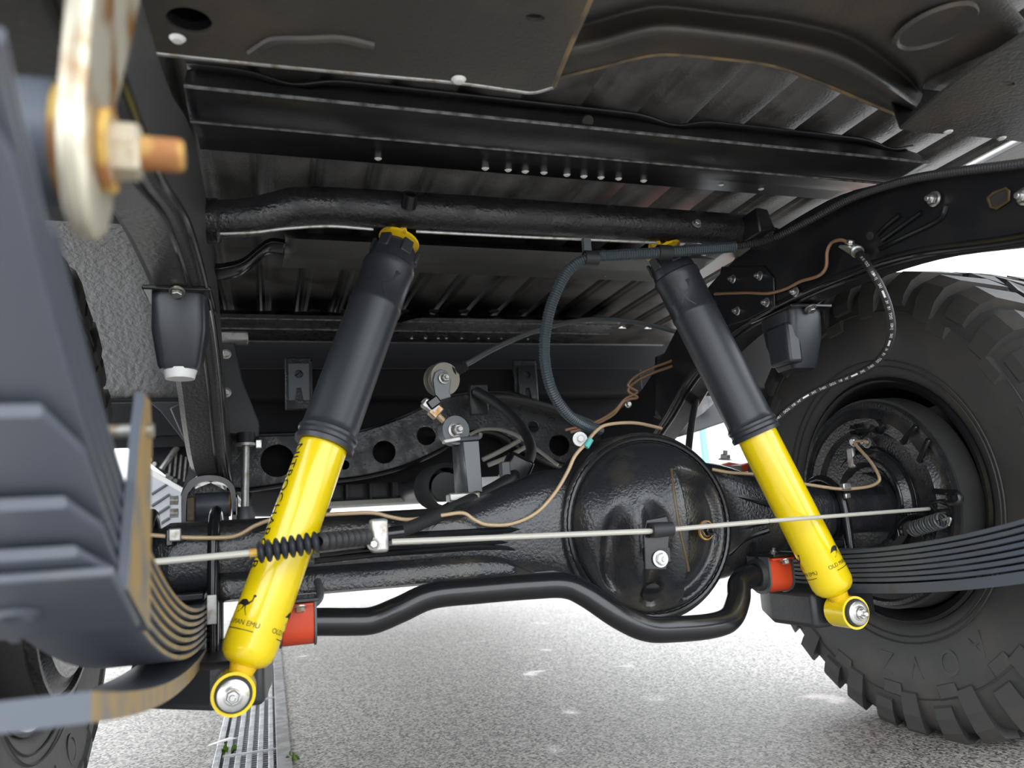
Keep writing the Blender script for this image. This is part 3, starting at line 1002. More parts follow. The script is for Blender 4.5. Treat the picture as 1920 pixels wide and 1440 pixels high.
def leaf_spring(xc, label, rusty):
    s = 1 if xc > 0 else -1
    root = thing('leaf_spring', label, 'leaf spring', (xc, 0, 0.28), 'rear leaf springs')
    w = 0.035
    mt = 'leaf_rusty' if rusty else 'spring_steel'
    for i in range(7):
        mb = MB()
        rows = []
        y0, y1 = -RL[i], FL[i]
        for j in range(49):
            y = y0 + (y1 - y0) * j / 48
            z = zleaf(y, i)
            wt = w
            # clipped corners at the leaf tips
            if i < 4:
                e = min(y - y0, y1 - y)
                wt = w * (0.66 + 0.34 * ss(0, 0.02, e))
            tt = LT * (0.80 if rusty else 0.93)
            rows.append([V((xc - wt, y, z + 0.001)), V((xc - wt + 0.0015, y, z)), V((xc + wt - 0.0015, y, z)), V((xc + wt, y, z + 0.001)),
                         V((xc + wt, y, z + tt - 0.001)), V((xc + wt - 0.0015, y, z + tt)), V((xc - wt + 0.0015, y, z + tt)), V((xc - wt, y, z + tt - 0.001))])
        mb.grid(rows, closed_u=True)
        mb.f.append(tuple(range(7, -1, -1)))
        mb.f.append(tuple(range(48 * 8, 48 * 8 + 8)))
        mb.build('leaf', mt, root, smooth=40, edge_mat='leaf_edge' if rusty else None, edge_y=-0.66)
    # helper leaf below, dropping away from the pack
    rows = []
    for j in range(41):
        y = -0.80 + 1.1 * j / 40
        z = 0.273 + 0.125 * abs(y) ** 2 if rusty else zleaf(y, 0) - 0.0175
        rows.append([V((xc - w, y, z)), V((xc + w, y, z)), V((xc + w, y, z + 0.015)), V((xc - w, y, z + 0.015))])
    mb = MB().grid(rows, closed_u=True)
    mb.f.append((3, 2, 1, 0))
    mb.f.append((160, 161, 162, 163))
    mb.build('helper_leaf', 'leaf_rusty' if rusty else 'spring_steel', root, edge_mat='leaf_edge' if rusty else None)
    MB().box((xc, -0.0, 0.284), (0.068, 0.13, 0.022)).build('spacer_block', 'spring_steel', root, bevel=0.002)
    # spring eyes
    for y, z, r in ((EYY, EYZ, 0.028), (0.60, zleaf(0.60, 6) + 0.024, 0.028)):
        MB().lathe([(-0.035, r - 0.009), (-0.035, r), (0.035, r), (0.035, r - 0.009)], (xc, y, z), (1, 0, 0), 28, close=True).build('spring_eye', mt, root)
        b_ = MB().lathe([(-0.0385, 0.008), (-0.0385, 0.027 if rusty else 0.021), (0.0385, 0.027 if rusty else 0.021), (0.0385, 0.008)], (xc, y, z), (1, 0, 0), 20, close=True).build('eye_bush', 'rust' if rusty else 'rubber', root)
    # rebound clip riveted to the lowest leaf
    yc = -0.685
    zb_ = zleaf(yc, 0) + 0.004
    zt_ = zleaf(yc, 6) + 0.078
    tl_ = -0.14
    cw, ct = 0.028, 0.006
    Mx = Matrix.Rotation(0.22, 3, 'X')
    MB().box((xc, yc - 0.048, zleaf(yc - 0.048, 0) - 0.0045), (0.080, 0.100, 0.006), Matrix.Rotation(-0.39, 3, 'X')).build('rebound_clip', mt, root, bevel=0.002)
    for sx in (-1, 1):
        x_ = xc + sx * 0.0385 - ct / 2
        MB().prism([V((x_, y, z)) for y, z in ((yc - 0.060, zleaf(yc - 0.06, 0) - 0.003), (yc + 0.034, zleaf(yc + 0.034, 0) - 0.002), (yc + 0.026, zt_ - 0.02), (yc + 0.014, zt_), (yc - 0.012, zt_ + 0.002), (yc - 0.03, zt_ - 0.03))], (ct, 0, 0)).build('clip_arm', mt, root, edge_mat='leaf_edge' if rusty else None)
    cb = MB().tube([V((xc - 0.046, yc, zt_ - 0.022)), V((xc + 0.046, yc, zt_ - 0.022))], 0.0048, 12).build('clip_bolt', 'dull_zinc', root)
    MB().lathe([(0.0, 0), (0.003, 0.006), (0.004, 0.009), (0.0, 0.012)][::-1], (xc - 0.016, yc - 0.050, zleaf(yc - 0.05, 0) - 0.0075), (0, -0.3, -1), 16).build('rivet', 'spring_steel', root)
    # two U-bolts over the axle
    for xx in (xc - 0.044, xc + 0.044):
        up = [V((xx, -0.060, 0.245)), V((xx, -0.060, 0.33)), V((xx, -0.060, AZ))]
        for k in range(1, 12):
            a = PI * k / 12
            up.append(V((xx, -0.060 * math.cos(a), AZ + 0.064 * math.sin(a))))
        up += [V((xx, 0.060, AZ)), V((xx, 0.060, 0.33)), V((xx, 0.060, 0.245))]
        MB().tube(up, 0.0082, 12).build('u_bolt', 'black_gloss', root)
        for sy in (-1, 1):
            bolt((xx, sy * 0.060, 0.253), (0, 0, -1), 0.0125, root, 'dull_zinc', True, name='nut')
    # lower plate with the shock arm
    ix = -s * 0.075
    zp = 0.258
    MB().box((xc, 0, zp), (0.115, 0.17, 0.012)).build('lower_plate', 'black_satin', root, bevel=0.004)
    return root


lsR = leaf_spring(0.54, 'dark leaf spring pack on the right, seen side on behind the right shock', False)
lsL = leaf_spring(-0.55, 'big blurred leaf spring pack with rusty edges filling the left foreground', True)

# pale data tag on left u-bolt
p = at(397, 1143, Y=-0.071)
MB().box(p, (0.013, 0.003, 0.040)).build('tag_plate', 'dull_zinc', lsL, bevel=0.001)


# shock mount arms
def shock_arm(s, label, eyeX, eyeY, eyeZ, xc):
    root = thing('shock_mount', label, 'bracket', (xc, -0.08, 0.20), 'lower shock mounts')
    z0, z1 = eyeZ - 0.028, eyeZ + 0.030
    poly = [V((xc - s * 0.060, 0.085, 0)), V((xc + s * 0.055, 0.085, 0)), V((xc + s * 0.055, -0.09, 0)), V((eyeX + s * 0.03, eyeY + 0.035, 0)), V((eyeX - s * 0.035, eyeY + 0.035, 0)), V((eyeX - s * 0.045, -0.05, 0))]
    if s < 0:
        poly = poly[::-1]
    MB().prism([p + V((0, 0, z0)) for p in poly], (0, 0, z1 - z0)).build('bracket', 'black_satin', root, bevel=0.008, seg=3)
    MB().tube([V((eyeX, eyeY + 0.04, eyeZ)), V((eyeX, eyeY - 0.035, eyeZ))], 0.009, 14).build('pin', 'zinc', root)
    return root


EYE = {}
eL = at(437, 1305, Y=-0.235)
eR = at(1612, 1150, Y=-0.215)
EYE[-1] = V((eL.x, -0.205, eL.z))
EYE[1] = V((eR.x, -0.185, eR.z))
shock_arm(-1, 'black lower shock bracket under the left leaf spring', EYE[-1].x, EYE[-1].y, EYE[-1].z, -0.55)
shock_arm(1, 'black lower shock bracket under the right leaf spring', EYE[1].x, EYE[1].y, EYE[1].z, 0.54)

# ================================================================== SHOCK ABSORBERS
TOP = {-1: at(748, 452, Y=-0.085), 1: at(1243, 470, Y=-0.085)}
EMU = [[(-0.50, 0.02), (-0.30, 0.16), (0.02, 0.20), (0.22, 0.08), (0.25, -0.06), (0.05, -0.16), (-0.22, -0.12)],
       [(0.18, 0.02), (0.26, -0.04), (0.42, 0.14), (0.44, 0.38), (0.38, 0.40), (0.36, 0.18)],
       [(0.36, 0.36), (0.46, 0.34), (0.56, 0.42), (0.44, 0.48), (0.36, 0.46)],
       [(-0.06, -0.12), (0.04, -0.14), (-0.10, -0.36), (-0.14, -0.36)],
       [(-0.14, -0.36), (-0.08, -0.34), (-0.42, -0.52), (-0.46, -0.50)],
       [(0.04, -0.12), (0.12, -0.10), (0.16, -0.34), (0.12, -0.36)],
       [(0.12, -0.34), (0.17, -0.34), (0.34, -0.60), (0.30, -0.60)],
       [(-0.46, 0.02), (-0.26, -0.10), (-0.66, -0.16)]]


def shock(s, label, decals, name_phi):
    E_, T_ = EYE[s], TOP[s]
    root = thing('shock_absorber', label, 'shock absorber', E_, 'rear shock absorbers')
    A = (T_ - E_)
    L = A.length
    A.normalize()
    ev = (CAM - (E_ + T_) / 2)
    ev = (ev - A * ev.dot(A)).normalized()
    er = ev.cross(A).normalized()
    if er.dot(R_.col[0]) < 0:
        er = -er
    r0 = 0.0335
    rb_ = 0.0395
    # boot start found from the photo
    tgt = 836 if s < 0 else 815
    lo_, hi_ = 0.2, 0.8
    for _ in range(30):
        mid = (lo_ + hi_) / 2
        q = R_.transposed() @ (E_ + A * L * mid - CAM)
        if 720 + FPX * q.y / q.z > tgt:
            lo_ = mid
        else:
            hi_ = mid
    lb = L * mid
    MB().lathe([(0.030, 0.0), (0.030, 0.018), (0.034, 0.0255), (0.041, 0.0312), (0.050, r0), (lb + 0.01, r0), (lb + 0.01, 0)], E_, A, 48).build('lower_tube', 'yellow', root)
    MB().lathe([(0.015, 0.013), (0.04, 0.019)], E_, A, 20).build('weld_neck', 'yellow_worn', root)
    # eye ring with rubber, washers and nut
    MB().lathe([(-0.022, 0.0195), (-0.022, 0.0255), (0.022, 0.0255), (0.022, 0.0195)], E_, (0, 1, 0), 40, close=True).build('lower_eye', 'yellow', root)
    bs = MB().lathe([(-0.026, 0.008), (-0.026, 0.0205), (-0.02, 0.0225), (0.02, 0.0225), (0.026, 0.0205), (0.026, 0.008)], E_, (0, 1, 0), 32, close=True).build('bush', 'rubber', root)
    w = MB().lathe([(0, 0.007), (0, 0.0185), (0.003, 0.0185), (0.004, 0.017), (0.004, 0.007)], E_ + V((0, -0.026, 0)), (0, -1, 0), 32, close=True).build('washer', 'zinc', root)
    bolt(E_ + V((0, -0.029, 0)), (0, -1, 0), 0.0082, root, 'zinc', True, name='nut')
    # dust boot
    bp_ = [(lb - 0.002, r0 + 0.0005), (lb - 0.002, rb_ + 0.002), (lb + 0.004, rb_ + 0.003), (lb + 0.007, rb_ + 0.001), (lb + 0.012, rb_ + 0.001), (lb + 0.015, rb_ + 0.003), (lb + 0.019, rb_ + 0.003), (lb + 0.023, rb_ + 0.0005),
           (lb + 0.030, rb_)]
    lt = L - 0.006
    bp_ += [(lt - 0.128, rb_), (lt - 0.125, rb_ + 0.0012), (lt - 0.119, rb_ + 0.0012), (lt - 0.116, rb_), (lt - 0.060, rb_), (lt - 0.057, rb_ + 0.0015), (lt - 0.047, rb_ + 0.0015), (lt - 0.044, rb_ - 0.001), (lt - 0.018, rb_ - 0.004), (lt - 0.004, rb_ - 0.012), (lt, 0.018), (lt, 0)]
    boot = MB().lathe(bp_, E_, A, 56).build('dust_boot', 'boot_rubber', root, smooth=30)
    # petals of the boot's upper cap
    for k in range(6):
        a = 2 * PI * k / 6 + 0.4
        d = ev * math.cos(a) + er * math.sin(a)
        tdir = A.cross(d)
        Mx = Matrix((tdir, d, A)).transposed()
        MB().box(E_ + A * (lt - 0.018) + d * (rb_ - 0.004), (0.018, 0.006, 0.024), Mx).build('cap_petal', 'boot_rubber', boot, bevel=0.002)
    # yellow top mount
    MB().lathe([(0, 0.016), (0.004, 0.020), (0.008, 0.033), (0.012, 0.033)], E_ + A * (lt - 0.004), A, 24).build('top_cone', 'yellow_worn', root)
    MB().lathe([(-0.016, 0.006), (-0.016, 0.013), (0.016, 0.013), (0.016, 0.006)], T_ + V((0, 0.012, 0.016)), (0, 1, 0), 28, close=True).build('upper_eye', 'yellow_worn', root)

    def cyl(sx, phi, r):
        return E_ + A * sx + (ev * math.cos(phi) + er * math.sin(phi)) * r
    rt = r0 + 0.0004
    # long name running down the tube
    bm = cut_bm(text_mesh('NITROCHARGER', 0.0225, 1.05), 0.004)
    xs_ = [v.co.x for v in bm.verts]
    x0 = min(xs_)
    bm_map(bm, lambda x_, y_: cyl(lb - 0.012 - (x_ - x0), math.radians(name_phi) + y_ / r0, rt)).build('name_print', 'print_black', root, smooth=0)
    for phi in decals:
        ph = math.radians(phi)
        bm = cut_bm(text_mesh('OLD MAN EMU', 0.0086, 1.0), 0.003)
        mb = bm_map(bm, lambda x_, y_: cyl(0.076 + y_, ph + x_ / r0, rt))
        bm = cut_bm(flat_polys([[(a * 0.024, b__ * 0.024) for a, b__ in pl_] for pl_ in EMU]), 0.004)
        bm_map(bm, lambda x_, y_: cyl(0.099 + y_, ph + x_ / r0, rt), mb)
        bm = cut_bm(flat_polys([[(-0.018, -0.0005), (0.024, -0.0005), (0.024, 0.0005), (-0.018, 0.0005)]]), 0.003)
        bm_map(bm, lambda x_, y_: cyl(0.068 + y_, ph + x_ / r0, rt), mb)
        mb.build('bird_print', 'print_black', root, smooth=0)
    # embossed bird on the boot
    bm = cut_bm(flat_polys([[(a * 0.045, b__ * 0.045) for a, b__ in pl_] for pl_ in EMU]), 0.005)
    bm_map(bm, lambda x_, y_: cyl(lt - 0.09 + y_, -0.12 + x_ / rb_, rb_ + 0.0004)).build('embossed_bird', 'boot_rubber', boot, smooth=0, solid=0.001)
    return root


shock(-1, 'yellow shock absorber with black dust boot at the left, nearest the camera', (-46, 82), -69)
shock(1, 'yellow shock absorber with black dust boot at the right, in front of the right tyre', (60, -72), -150)

# ================================================================== SWAY BAR
sb = thing('sway_bar', 'thick bent black sway bar held by two red bush clamps below the axle', 'sway bar', (0.1, -0.12, 0.22))
SP = [at(548, 1168, Y=-0.10), at(600, 1166, Y=-0.10), at(655, 1166, Y=-0.10), at(700, 1163, Y=-0.10), at(750, 1143, Y=-0.105), at(810, 1117, Y=-0.11), at(900, 1107, Y=-0.12), at(1000, 1099, Y=-0.13),
      at(1060, 1098, Y=-0.14), at(1100, 1115, Y=-0.15), at(1160, 1155, Y=-0.165), at(1210, 1178, Y=-0.17), at(1260, 1180, Y=-0.165), at(1330, 1174, Y=-0.15), at(1368, 1160, Y=-0.135), at(1384, 1125, Y=-0.115), at(1387, 1095, Y=-0.10), at(1408, 1080, Y=-0.09), at(1445, 1077, Y=-0.085), at(1475, 1075, Y=-0.085)]
MB().tube(cr(SP, 8), 0.0192, 18).build('bar', 'black_gloss', sb, smooth=60)


def clamp(c, hanger_px):
    """red bush in a metal strap hung from a bent hook plate"""
    s = 0.029
    pr = [V((c.x - 0.022, c.y - s, c.z + s)), V((c.x - 0.022, c.y - s, c.z - 0.008))]
    for k in range(9):
        a = PI + PI * k / 8
        pr.append(V((c.x - 0.022, c.y + s * math.cos(a), c.z - 0.008 + s * 0.8 * math.sin(a))))
    pr += [V((c.x - 0.022, c.y + s, c.z - 0.008)), V((c.x - 0.022, c.y + s, c.z + s))]
    MB().prism(pr, (0.044, 0, 0)).build('bush_clamp', 'red', sb, bevel=0.002)
    for sx in (-1, 1):
        MB().prism([p + V((0.022 + sx * 0.023 - 0.0015, 0, 0)) + (p - V((p.x, c.y, c.z))) * 0.06 for p in pr], (0.003, 0, 0)).build('clamp_rim', 'grey_post', sb)
    MB().box(c + V((0, -0.012, s + 0.003)), (0.052, 0.075, 0.005)).build('clamp_plate', 'black_gloss', sb, bevel=0.001)
    MB().box(c + V((-0.002, -0.034, s - 0.003)), (0.044, 0.016, 0.004)).build('clamp_ear', 'red', sb, bevel=0.001)
    bolt(c + V((0.002, -0.040, s - 0.005)), (0, -0.3, -1), 0.0065, sb, 'zinc')
    MB().lathe([(-0.034, 0.0165), (-0.034, 0.026), (-0.022, 0.028)], c, (1, 0, 0), 20).build('bush_lip', 'rubber', sb)


cL = at(558, 1166, Y=-0.10)
cR = at(1446, 1075, Y=-0.085)
clamp(cL, None)
clamp(cR, None)
# bent wire-strap hanger at the left clamp, box hanger at the right
hk = [at(595, 1090, Y=-0.06), at(599, 1100, Y=-0.075), at(600, 1118, Y=-0.09), at(592, 1130, Y=-0.10), at(572, 1138, Y=-0.10), at(545, 1141, Y=-0.10)]
MB().tube(cr(hk, 6), 0.0055, 8).build('hanger', 'grey_post', sb)
hk = [at(1413, 1020, Y=-0.06), at(1417, 1038, Y=-0.08), at(1430, 1048, Y=-0.09), at(1460, 1047, Y=-0.09), at(1486, 1044, Y=-0.09), at(1490, 1030, Y=-0.08), at(1482, 1000, Y=-0.05)]
MB().tube(cr(hk, 6), 0.0045, 8).build('hanger', 'black_gloss', sb)
bolt(at(1450, 1040, Y=-0.09), (0, -0.3, 1), 0.006, sb, 'zinc', True)

# ================================================================== WHEELS
WX, WZ, WS = 0.852, 0.434, 1.02


def wr(r):
    return 0.231 + 1.165 * (r - 0.226)



def wheel(xc, label):
    root = thing('wheel', label, 'wheel', (xc, 0, 0.0), 'rear wheels')
    c = V((xc, 0, WZ))
    pr = [(-0.098, 0.226), (-0.112, 0.228), (-0.122, 0.245), (-0.134, 0.275), (-0.141, 0.305), (-0.143, 0.330), (-0.139, 0.352), (-0.134, 0.368), (-0.128, 0.382), (-0.112, 0.396), (-0.06, 0.402)]
    pr = pr + [(0, 0.403)] + [(-a, r) for a, r in pr[::-1]]
    pr = [(a, wr(r)) for a, r in pr]
    ty = MB().lathe(pr, c, (1, 0, 0), 96).build('tyre', 'tyre', root, smooth=60)
    # thin circular ridges on the sidewall
    for rr_, xx in ((wr(0.252), -0.1265), (wr(0.262), -0.1315), (wr(0.345), -0.1415)):
        for sg in (1, -1):
            MB().lathe([(sg * xx - sg * 0.001 * 0, rr_ - 0.0015), (sg * xx - sg * 0.0016, rr_), (sg * xx, rr_ + 0.0015)], c, (1, 0, 0), 96).build('sidewall_ridge', 'tyre', ty, smooth=60)
    # tread and shoulder lugs
    N = 34

    def lug_mesh(name, prof_, a0, a1, sk):
        mb = MB()
        rows = []
        for j in range(2):
            a = (a0, a1)[j]
            prof_ = [(x_, wr(r)) for x_, r in prof_] if j == 0 else prof_
            rows.append([V((x_, r * math.sin(a + sk * (abs(x_) - 0.1)), r * math.cos(a + sk * (abs(x_) - 0.1)))) for x_, r in prof_])
        mb.grid(rows, closed_u=True)
        n_ = len(prof_)
        mb.f.append(tuple(range(n_ - 1, -1, -1)))
        mb.f.append(tuple(range(n_, 2 * n_)))
        me = bpy.data.meshes.new(name)
        me.from_pydata(mb.v, [], mb.f)
        bm_ = bmesh.new()
        bm_.from_mesh(me)
        bmesh.ops.recalc_face_normals(bm_, faces=bm_.faces)
        bm_.to_mesh(me)
        bm_.free()
        me.materials.append(MATS['tyre_lug'])
        return me
    for sg in (-1, 1):
        long_ = [(-0.136, 0.330), (-0.1465, 0.338), (-0.1455, 0.372), (-0.137, 0.396), (-0.118, 0.4105), (-0.048, 0.4125), (-0.046, 0.400), (-0.115, 0.392), (-0.132, 0.370)]
        short = [(-0.136, 0.352), (-0.1435, 0.358), (-0.1425, 0.374), (-0.134, 0.395), (-0.118, 0.4105), (-0.058, 0.4125), (-0.056, 0.400), (-0.115, 0.392), (-0.130, 0.374)]
        side = [(-0.138, 0.322), (-0.1450, 0.326), (-0.1462, 0.344), (-0.139, 0.348)]
        fx = (lambda L_: [(-a, r) for a, r in L_][::-1]) if sg > 0 else (lambda L_: L_)
        dA = PI / N
        ma = lug_mesh('shoulder_lug', fx(long_), -dA * 0.62, dA * 0.50, 1.2)
        mb_ = lug_mesh('shoulder_lug', fx(short), -dA * 0.55, dA * 0.62, 1.2)
        mc = lug_mesh('tread_block', fx([(-0.040, 0.398), (-0.040, 0.4125), (-0.004, 0.4130), (-0.004, 0.398)]), -dA * 0.72, dA * 0.62, -3.5)
        md_ = lug_mesh('sidewall_block', fx(side), -dA * 0.30, dA * 1.0, 4.0)
        for k in range(N):
            a = 2 * PI * k / N + (0 if sg < 0 else dA)
            for me_, da in ((ma if k % 2 else mb_, 0), (mc, dA * 0.5)) + (((md_, dA * 0.9),) if k % 2 == 0 else ()):
                o = bpy.data.objects.new(me_.name.split('.')[0], me_)
                COL.objects.link(o)
                place(o, Matrix.Translation(c) @ Matrix.Rotation(a + da, 4, 'X'), ty)
    # raised sidewall letters (inner side)
    for ch_, ang, sz in (('O', 158, 0.055), ('Z', 186, 0.05), ('V', 173, 0.05), ('A', 144, 0.05)):
        bm = cut_bm(text_mesh(ch_, sz), 0.012)

        def fn(x_, y_):
            r = 0.296 + y_
            rs_ = wr(r)
            a = math.radians(ang) + x_ / 0.296
            xs_ = -0.1385 if r < 0.305 else -0.1425
            t_ = (r - 0.27) / 0.06
            xs_ = -0.133 - 0.010 * min(1, max(0, t_)) ** 0.7
            return c + V((xs_ - 0.0006, -rs_ * math.sin(a), rs_ * math.cos(a)))
        bm_map(bm, fn).build('raised_letter', 'tyre', ty, smooth=0, solid=0.0016)
    rim = MB().lathe([(a, r * WS) for a, r in [(-0.100, 0.224), (-0.112, 0.226), (-0.116, 0.232), (-0.114, 0.236), (-0.119, 0.235), (-0.121, 0.229), (-0.116, 0.218), (-0.104, 0.212), (-0.085, 0.208), (-0.05, 0.200), (0.0, 0.196), (0.03, 0.192), (0.05, 0.180), (0.055, 0.14), (0.045, 0.09), (0.045, 0.0)]], c, (1, 0, 0), 80).build('rim', 'black_gloss', root, smooth=40)
    MB().lathe([(a, r * WS) for a, r in [(0.11, 0.224), (0.118, 0.232), (0.12, 0.228), (0.10, 0.205), (0.07, 0.19), (0.058, 0.15)]], c, (1, 0, 0), 64).build('outer_rim', 'black_gloss', root, smooth=40)
    return root


wR = wheel(WX, 'big off-road wheel on the right with deep black rim and lugged tyre')
index_kids(wR)
wL = copy_tree(wR, Matrix.Translation((0, 0, 0)) @ Matrix.Rotation(PI, 4, 'Z'), 'off-road wheel at the far left, mostly hidden behind the foreground leaf spring')

# ------------------------------------------------------------------ drum brakes
BX = 0.70
dbk = thing('drum_brake', 'black drum brake backing plate with return springs inside the right wheel', 'drum brake', (BX, 0, AZ - 0.17), 'drum brakes')
c = V((BX, 0, WZ - 0.006))
MB().lathe([(a, r * 1.10) for a, r in [(0.0, 0.04), (0.0, 0.062), (-0.012, 0.072), (-0.012, 0.085), (0.004, 0.098), (0.004, 0.125), (-0.006, 0.132), (-0.008, 0.150), (0.0, 0.158), (0.002, 0.168), (-0.004, 0.172), (-0.004, 0.178), (0.006, 0.180), (0.02, 0.180)]], c, (1, 0, 0), 72).build('backing_plate', 'black_axle', dbk, smooth=35)
MB().lathe([(a, r * 1.08) for a, r in [(0.008, 0.178), (0.008, 0.188), (0.055, 0.190), (0.065, 0.182), (0.065, 0.10)]], c, (1, 0, 0), 64).build('drum', 'tyre', dbk, smooth=35)


def bpl(px, py, X=BX - 0.008):
    return at(px, py, X=X)


# wheel cylinder bump, slots, studs
q0, q1 = bpl(1605, 808), bpl(1648, 803)
MB().lathe([(-0.004, 0.0), (-0.012, 0.010), (0.004, 0.013)], bpl(1608, 806), (1, 0, 0), 16).build('cylinder_boss', 'black_gloss', dbk)
MB().lathe([(-0.006, 0.0), (-0.010, 0.012), (0.004, 0.015)], bpl(1647, 800), (1, 0, 0), 16).build('cylinder_boss', 'black_gloss', dbk)
bolt(bpl(1602, 828), (-1, -0.2, 0), 0.007, dbk, 'zinc')
bolt(bpl(1626, 830), (-1, 0, 0), 0.0075, dbk, 'zinc', True)
MB().box(bpl(1597, 858), (0.01, 0.018, 0.042)).build('lug', 'dull_zinc', dbk, bevel=0.004)
for px, py, a in ((1705, 815, 0.6), (1733, 845, 0.9)):
    MB().box(bpl(px, py), (0.01, 0.05, 0.010), Matrix.Rotation(-a, 3, 'X')).build('slot_lip', 'black_gloss', dbk, bevel=0.003)
# raised rib shapes around the hub
for r in (0.088, 0.096, 0.106):
    MB().tube([c + V((-0.012 if r < 0.09 else 0.0, r * math.cos(math.radians(a)), r * math.sin(math.radians(a)))) for a in range(100, 236, 4)], 0.0035, 8).build('hub_rib', 'black_gloss', dbk)
# lever and return springs
lv = cr([bpl(1752, 921, BX - 0.02), bpl(1775, 923, BX - 0.022), bpl(1795, 925, BX - 0.02), bpl(1800, 938, BX - 0.02), bpl(1785, 945, BX - 0.025), bpl(1765, 940, BX - 0.03)], 6)
MB().tube(lv, 0.005, 8).build('adjuster', 'black_gloss', dbk)
lp = [bpl(x_, y_, BX - 0.03) for x_, y_ in ((1745, 942), (1770, 938), (1783, 955), (1757, 958), (1745, 942))]
MB().tube(lp, 0.0032, 8).build('clevis_loop', 'black_gloss', dbk)


def coil(p0, p1, r, turns, wr, name, parent, material):
    d = p1 - p0
    L = d.length
    d.normalize()
    n_ = d.cross(V((0, 0, 1))).normalized()
    b__ = d.cross(n_)
    N = turns * 12
    pts = [p0 + d * (L * k / N) + (n_ * math.cos(2 * PI * k / 12) + b__ * math.sin(2 * PI * k / 12)) * r for k in range(N + 1)]
    return MB().tube(pts, wr, 6).build(name, material, parent)


coil(bpl(1712, 992, BX - 0.03), bpl(1768, 975, BX - 0.03), 0.0125, 11, 0.0022, 'return_spring', dbk, 'grey_post')
coil(bpl(1694, 968, BX - 0.01), bpl(1735, 960, BX - 0.01), 0.008, 8, 0.002, 'return_spring', dbk, 'black_gloss')
MB().tube(cr([bpl(1768, 975, BX - 0.03), bpl(1782, 972, BX - 0.03), bpl(1778, 985, BX - 0.03)], 5), 0.0024, 6).build('spring_hook', 'dull_zinc', dbk)
MB().tube(cr([bpl(1690, 1005, BX - 0.03), bpl(1688, 985, BX - 0.03), bpl(1705, 970, BX - 0.03), bpl(1735, 965, BX - 0.03)], 6), 0.0045, 8).build('lever', 'black_gloss', dbk)
index_kids(dbk)
copy_tree(dbk, Matrix.Translation((0, 0, 0)) @ Matrix.Rotation(PI, 4, 'Z'), 'black drum brake backing plate inside the far left wheel')

# ================================================================== SPRING HANGER AND SHACKLE
fh = thing('spring_hanger', 'black arched spring hanger bracket around the front eye of the left spring', 'bracket', (-0.55, 0.6, 0.5))
ez = zleaf(0.60, 6) + 0.024
HYf = 0.555
arch = [at(x_, y_, Y=HYf) for x_, y_ in ((340, 985), (340, 930), (346, 912), (362, 897), (390, 891), (418, 895), (436, 908), (442, 930), (444, 985))]
inn = [at(x_, y_, Y=HYf) for x_, y_ in ((348, 985), (350, 935), (358, 918), (372, 906), (392, 902), (415, 905), (428, 915), (433, 932), (435, 985))]
mb = MB()
a1 = cr(arch, 5)
i1 = cr(inn, 5)
D = V((0, 0.12, 0))
mb.grid([i1, a1, [p + D for p in a1], [p + D for p in i1], i1])
mb.build('arch', 'black_gloss', fh, smooth=40)
MB().prism([at(x_, y_, Y=HYf + 0.05) for x_, y_ in ((345, 925), (395, 905), (435, 925), (430, 948), (350, 948))], (0, 0.01, 0)).build('back_plate', 'black_wax', fh, smooth=0)
# slanted gusset outside
MB().prism([at(x_, y_, Y=HYf) for x_, y_ in ((338, 930), (352, 905), (375, 885), (372, 832), (366, 845))], (0, 0.01, 0)).build('gusset', 'black_satin', fh, smooth=0)
for py in (938, 962):
    MB().lathe([(0, 0), (0, 0.010), (0.016, 0.010), (0.016, 0)], at(334, py, Y=HYf + 0.02), (-1, 0, 0), 14).build('hanger_bolt', 'dull_zinc', fh)
MB().box(at(358, 955, Y=HYf + 0.02), (0.02, 0.03, 0.055)).build('bush_side', 'brown_grease', fh, bevel=0.004)
MB().box(at(440, 950, Y=HYf + 0.01), (0.010, 0.02, 0.04)).build('bolt_end', 'dull_zinc', fh, bevel=0.002)

sh = thing('spring_shackle', 'rusty blurred shackle plate and bolt at the top left corner, nearest the lens', 'shackle', (-0.52, -0.93, 0.56))
ey, ez2 = EYY, EYZ


def shackle_plate(xp, th):
    outline = []
    for k in range(13):
        a = PI + PI * k / 12
        outline.append(V((xp, ey + 0.034 * math.cos(a), ez2 + 0.040 * math.sin(a))))
    outline += [V((xp, ey + 0.036, ez2 + 0.04)), V((xp + 0.004, ey + 0.050, ez2 + 0.09))]
    for k in range(13):
        a = PI * k / 12
        outline.append(V((xp + 0.010, ey + 0.016 + 0.045 * math.cos(a), ez2 + 0.150 + 0.040 * math.sin(a))))
    outline += [V((xp + 0.004, ey - 0.026, ez2 + 0.12)), V((xp, ey - 0.026, ez2 + 0.06))]
    return MB().prism(outline, (th, 0, 0)).build('shackle_plate', 'rust_plate', sh, bevel=0.003)


shackle_plate(-0.511, 0.011)
shackle_plate(-0.601, 0.009)
MB().lathe([(-0.60, 0.0075), (-0.468, 0.0075), (-0.466, 0.006), (-0.466, 0)], (0, ey, ez2), (1, 0, 0), 16).build('shackle_bolt', 'rust', sh)
bolt((-0.4985, ey, ez2), (1, 0, 0), 0.0125, sh, 'rust_plate', name='nut', spin=0.5)
MB().lathe([(0, 0.008), (0, 0.0185), (0.004, 0.0185), (0.004, 0.008)], (-0.499, ey, ez2), (1, 0, 0), 24, close=True).build('washer', 'rust', sh)
MB().lathe([(-0.60, 0.0075), (-0.468, 0.0075), (-0.466, 0.006), (-0.466, 0)], (0, ey + 0.002, ez2 + 0.150), (1, 0, 0), 16).build('upper_bolt', 'rust', sh)
MB().lathe([(-0.59, 0.008), (-0.59, 0.024), (-0.51, 0.024), (-0.51, 0.008)], (0, ey + 0.002, ez2 + 0.150), (1, 0, 0), 20, close=True).build('upper_bush', 'rubber', sh)

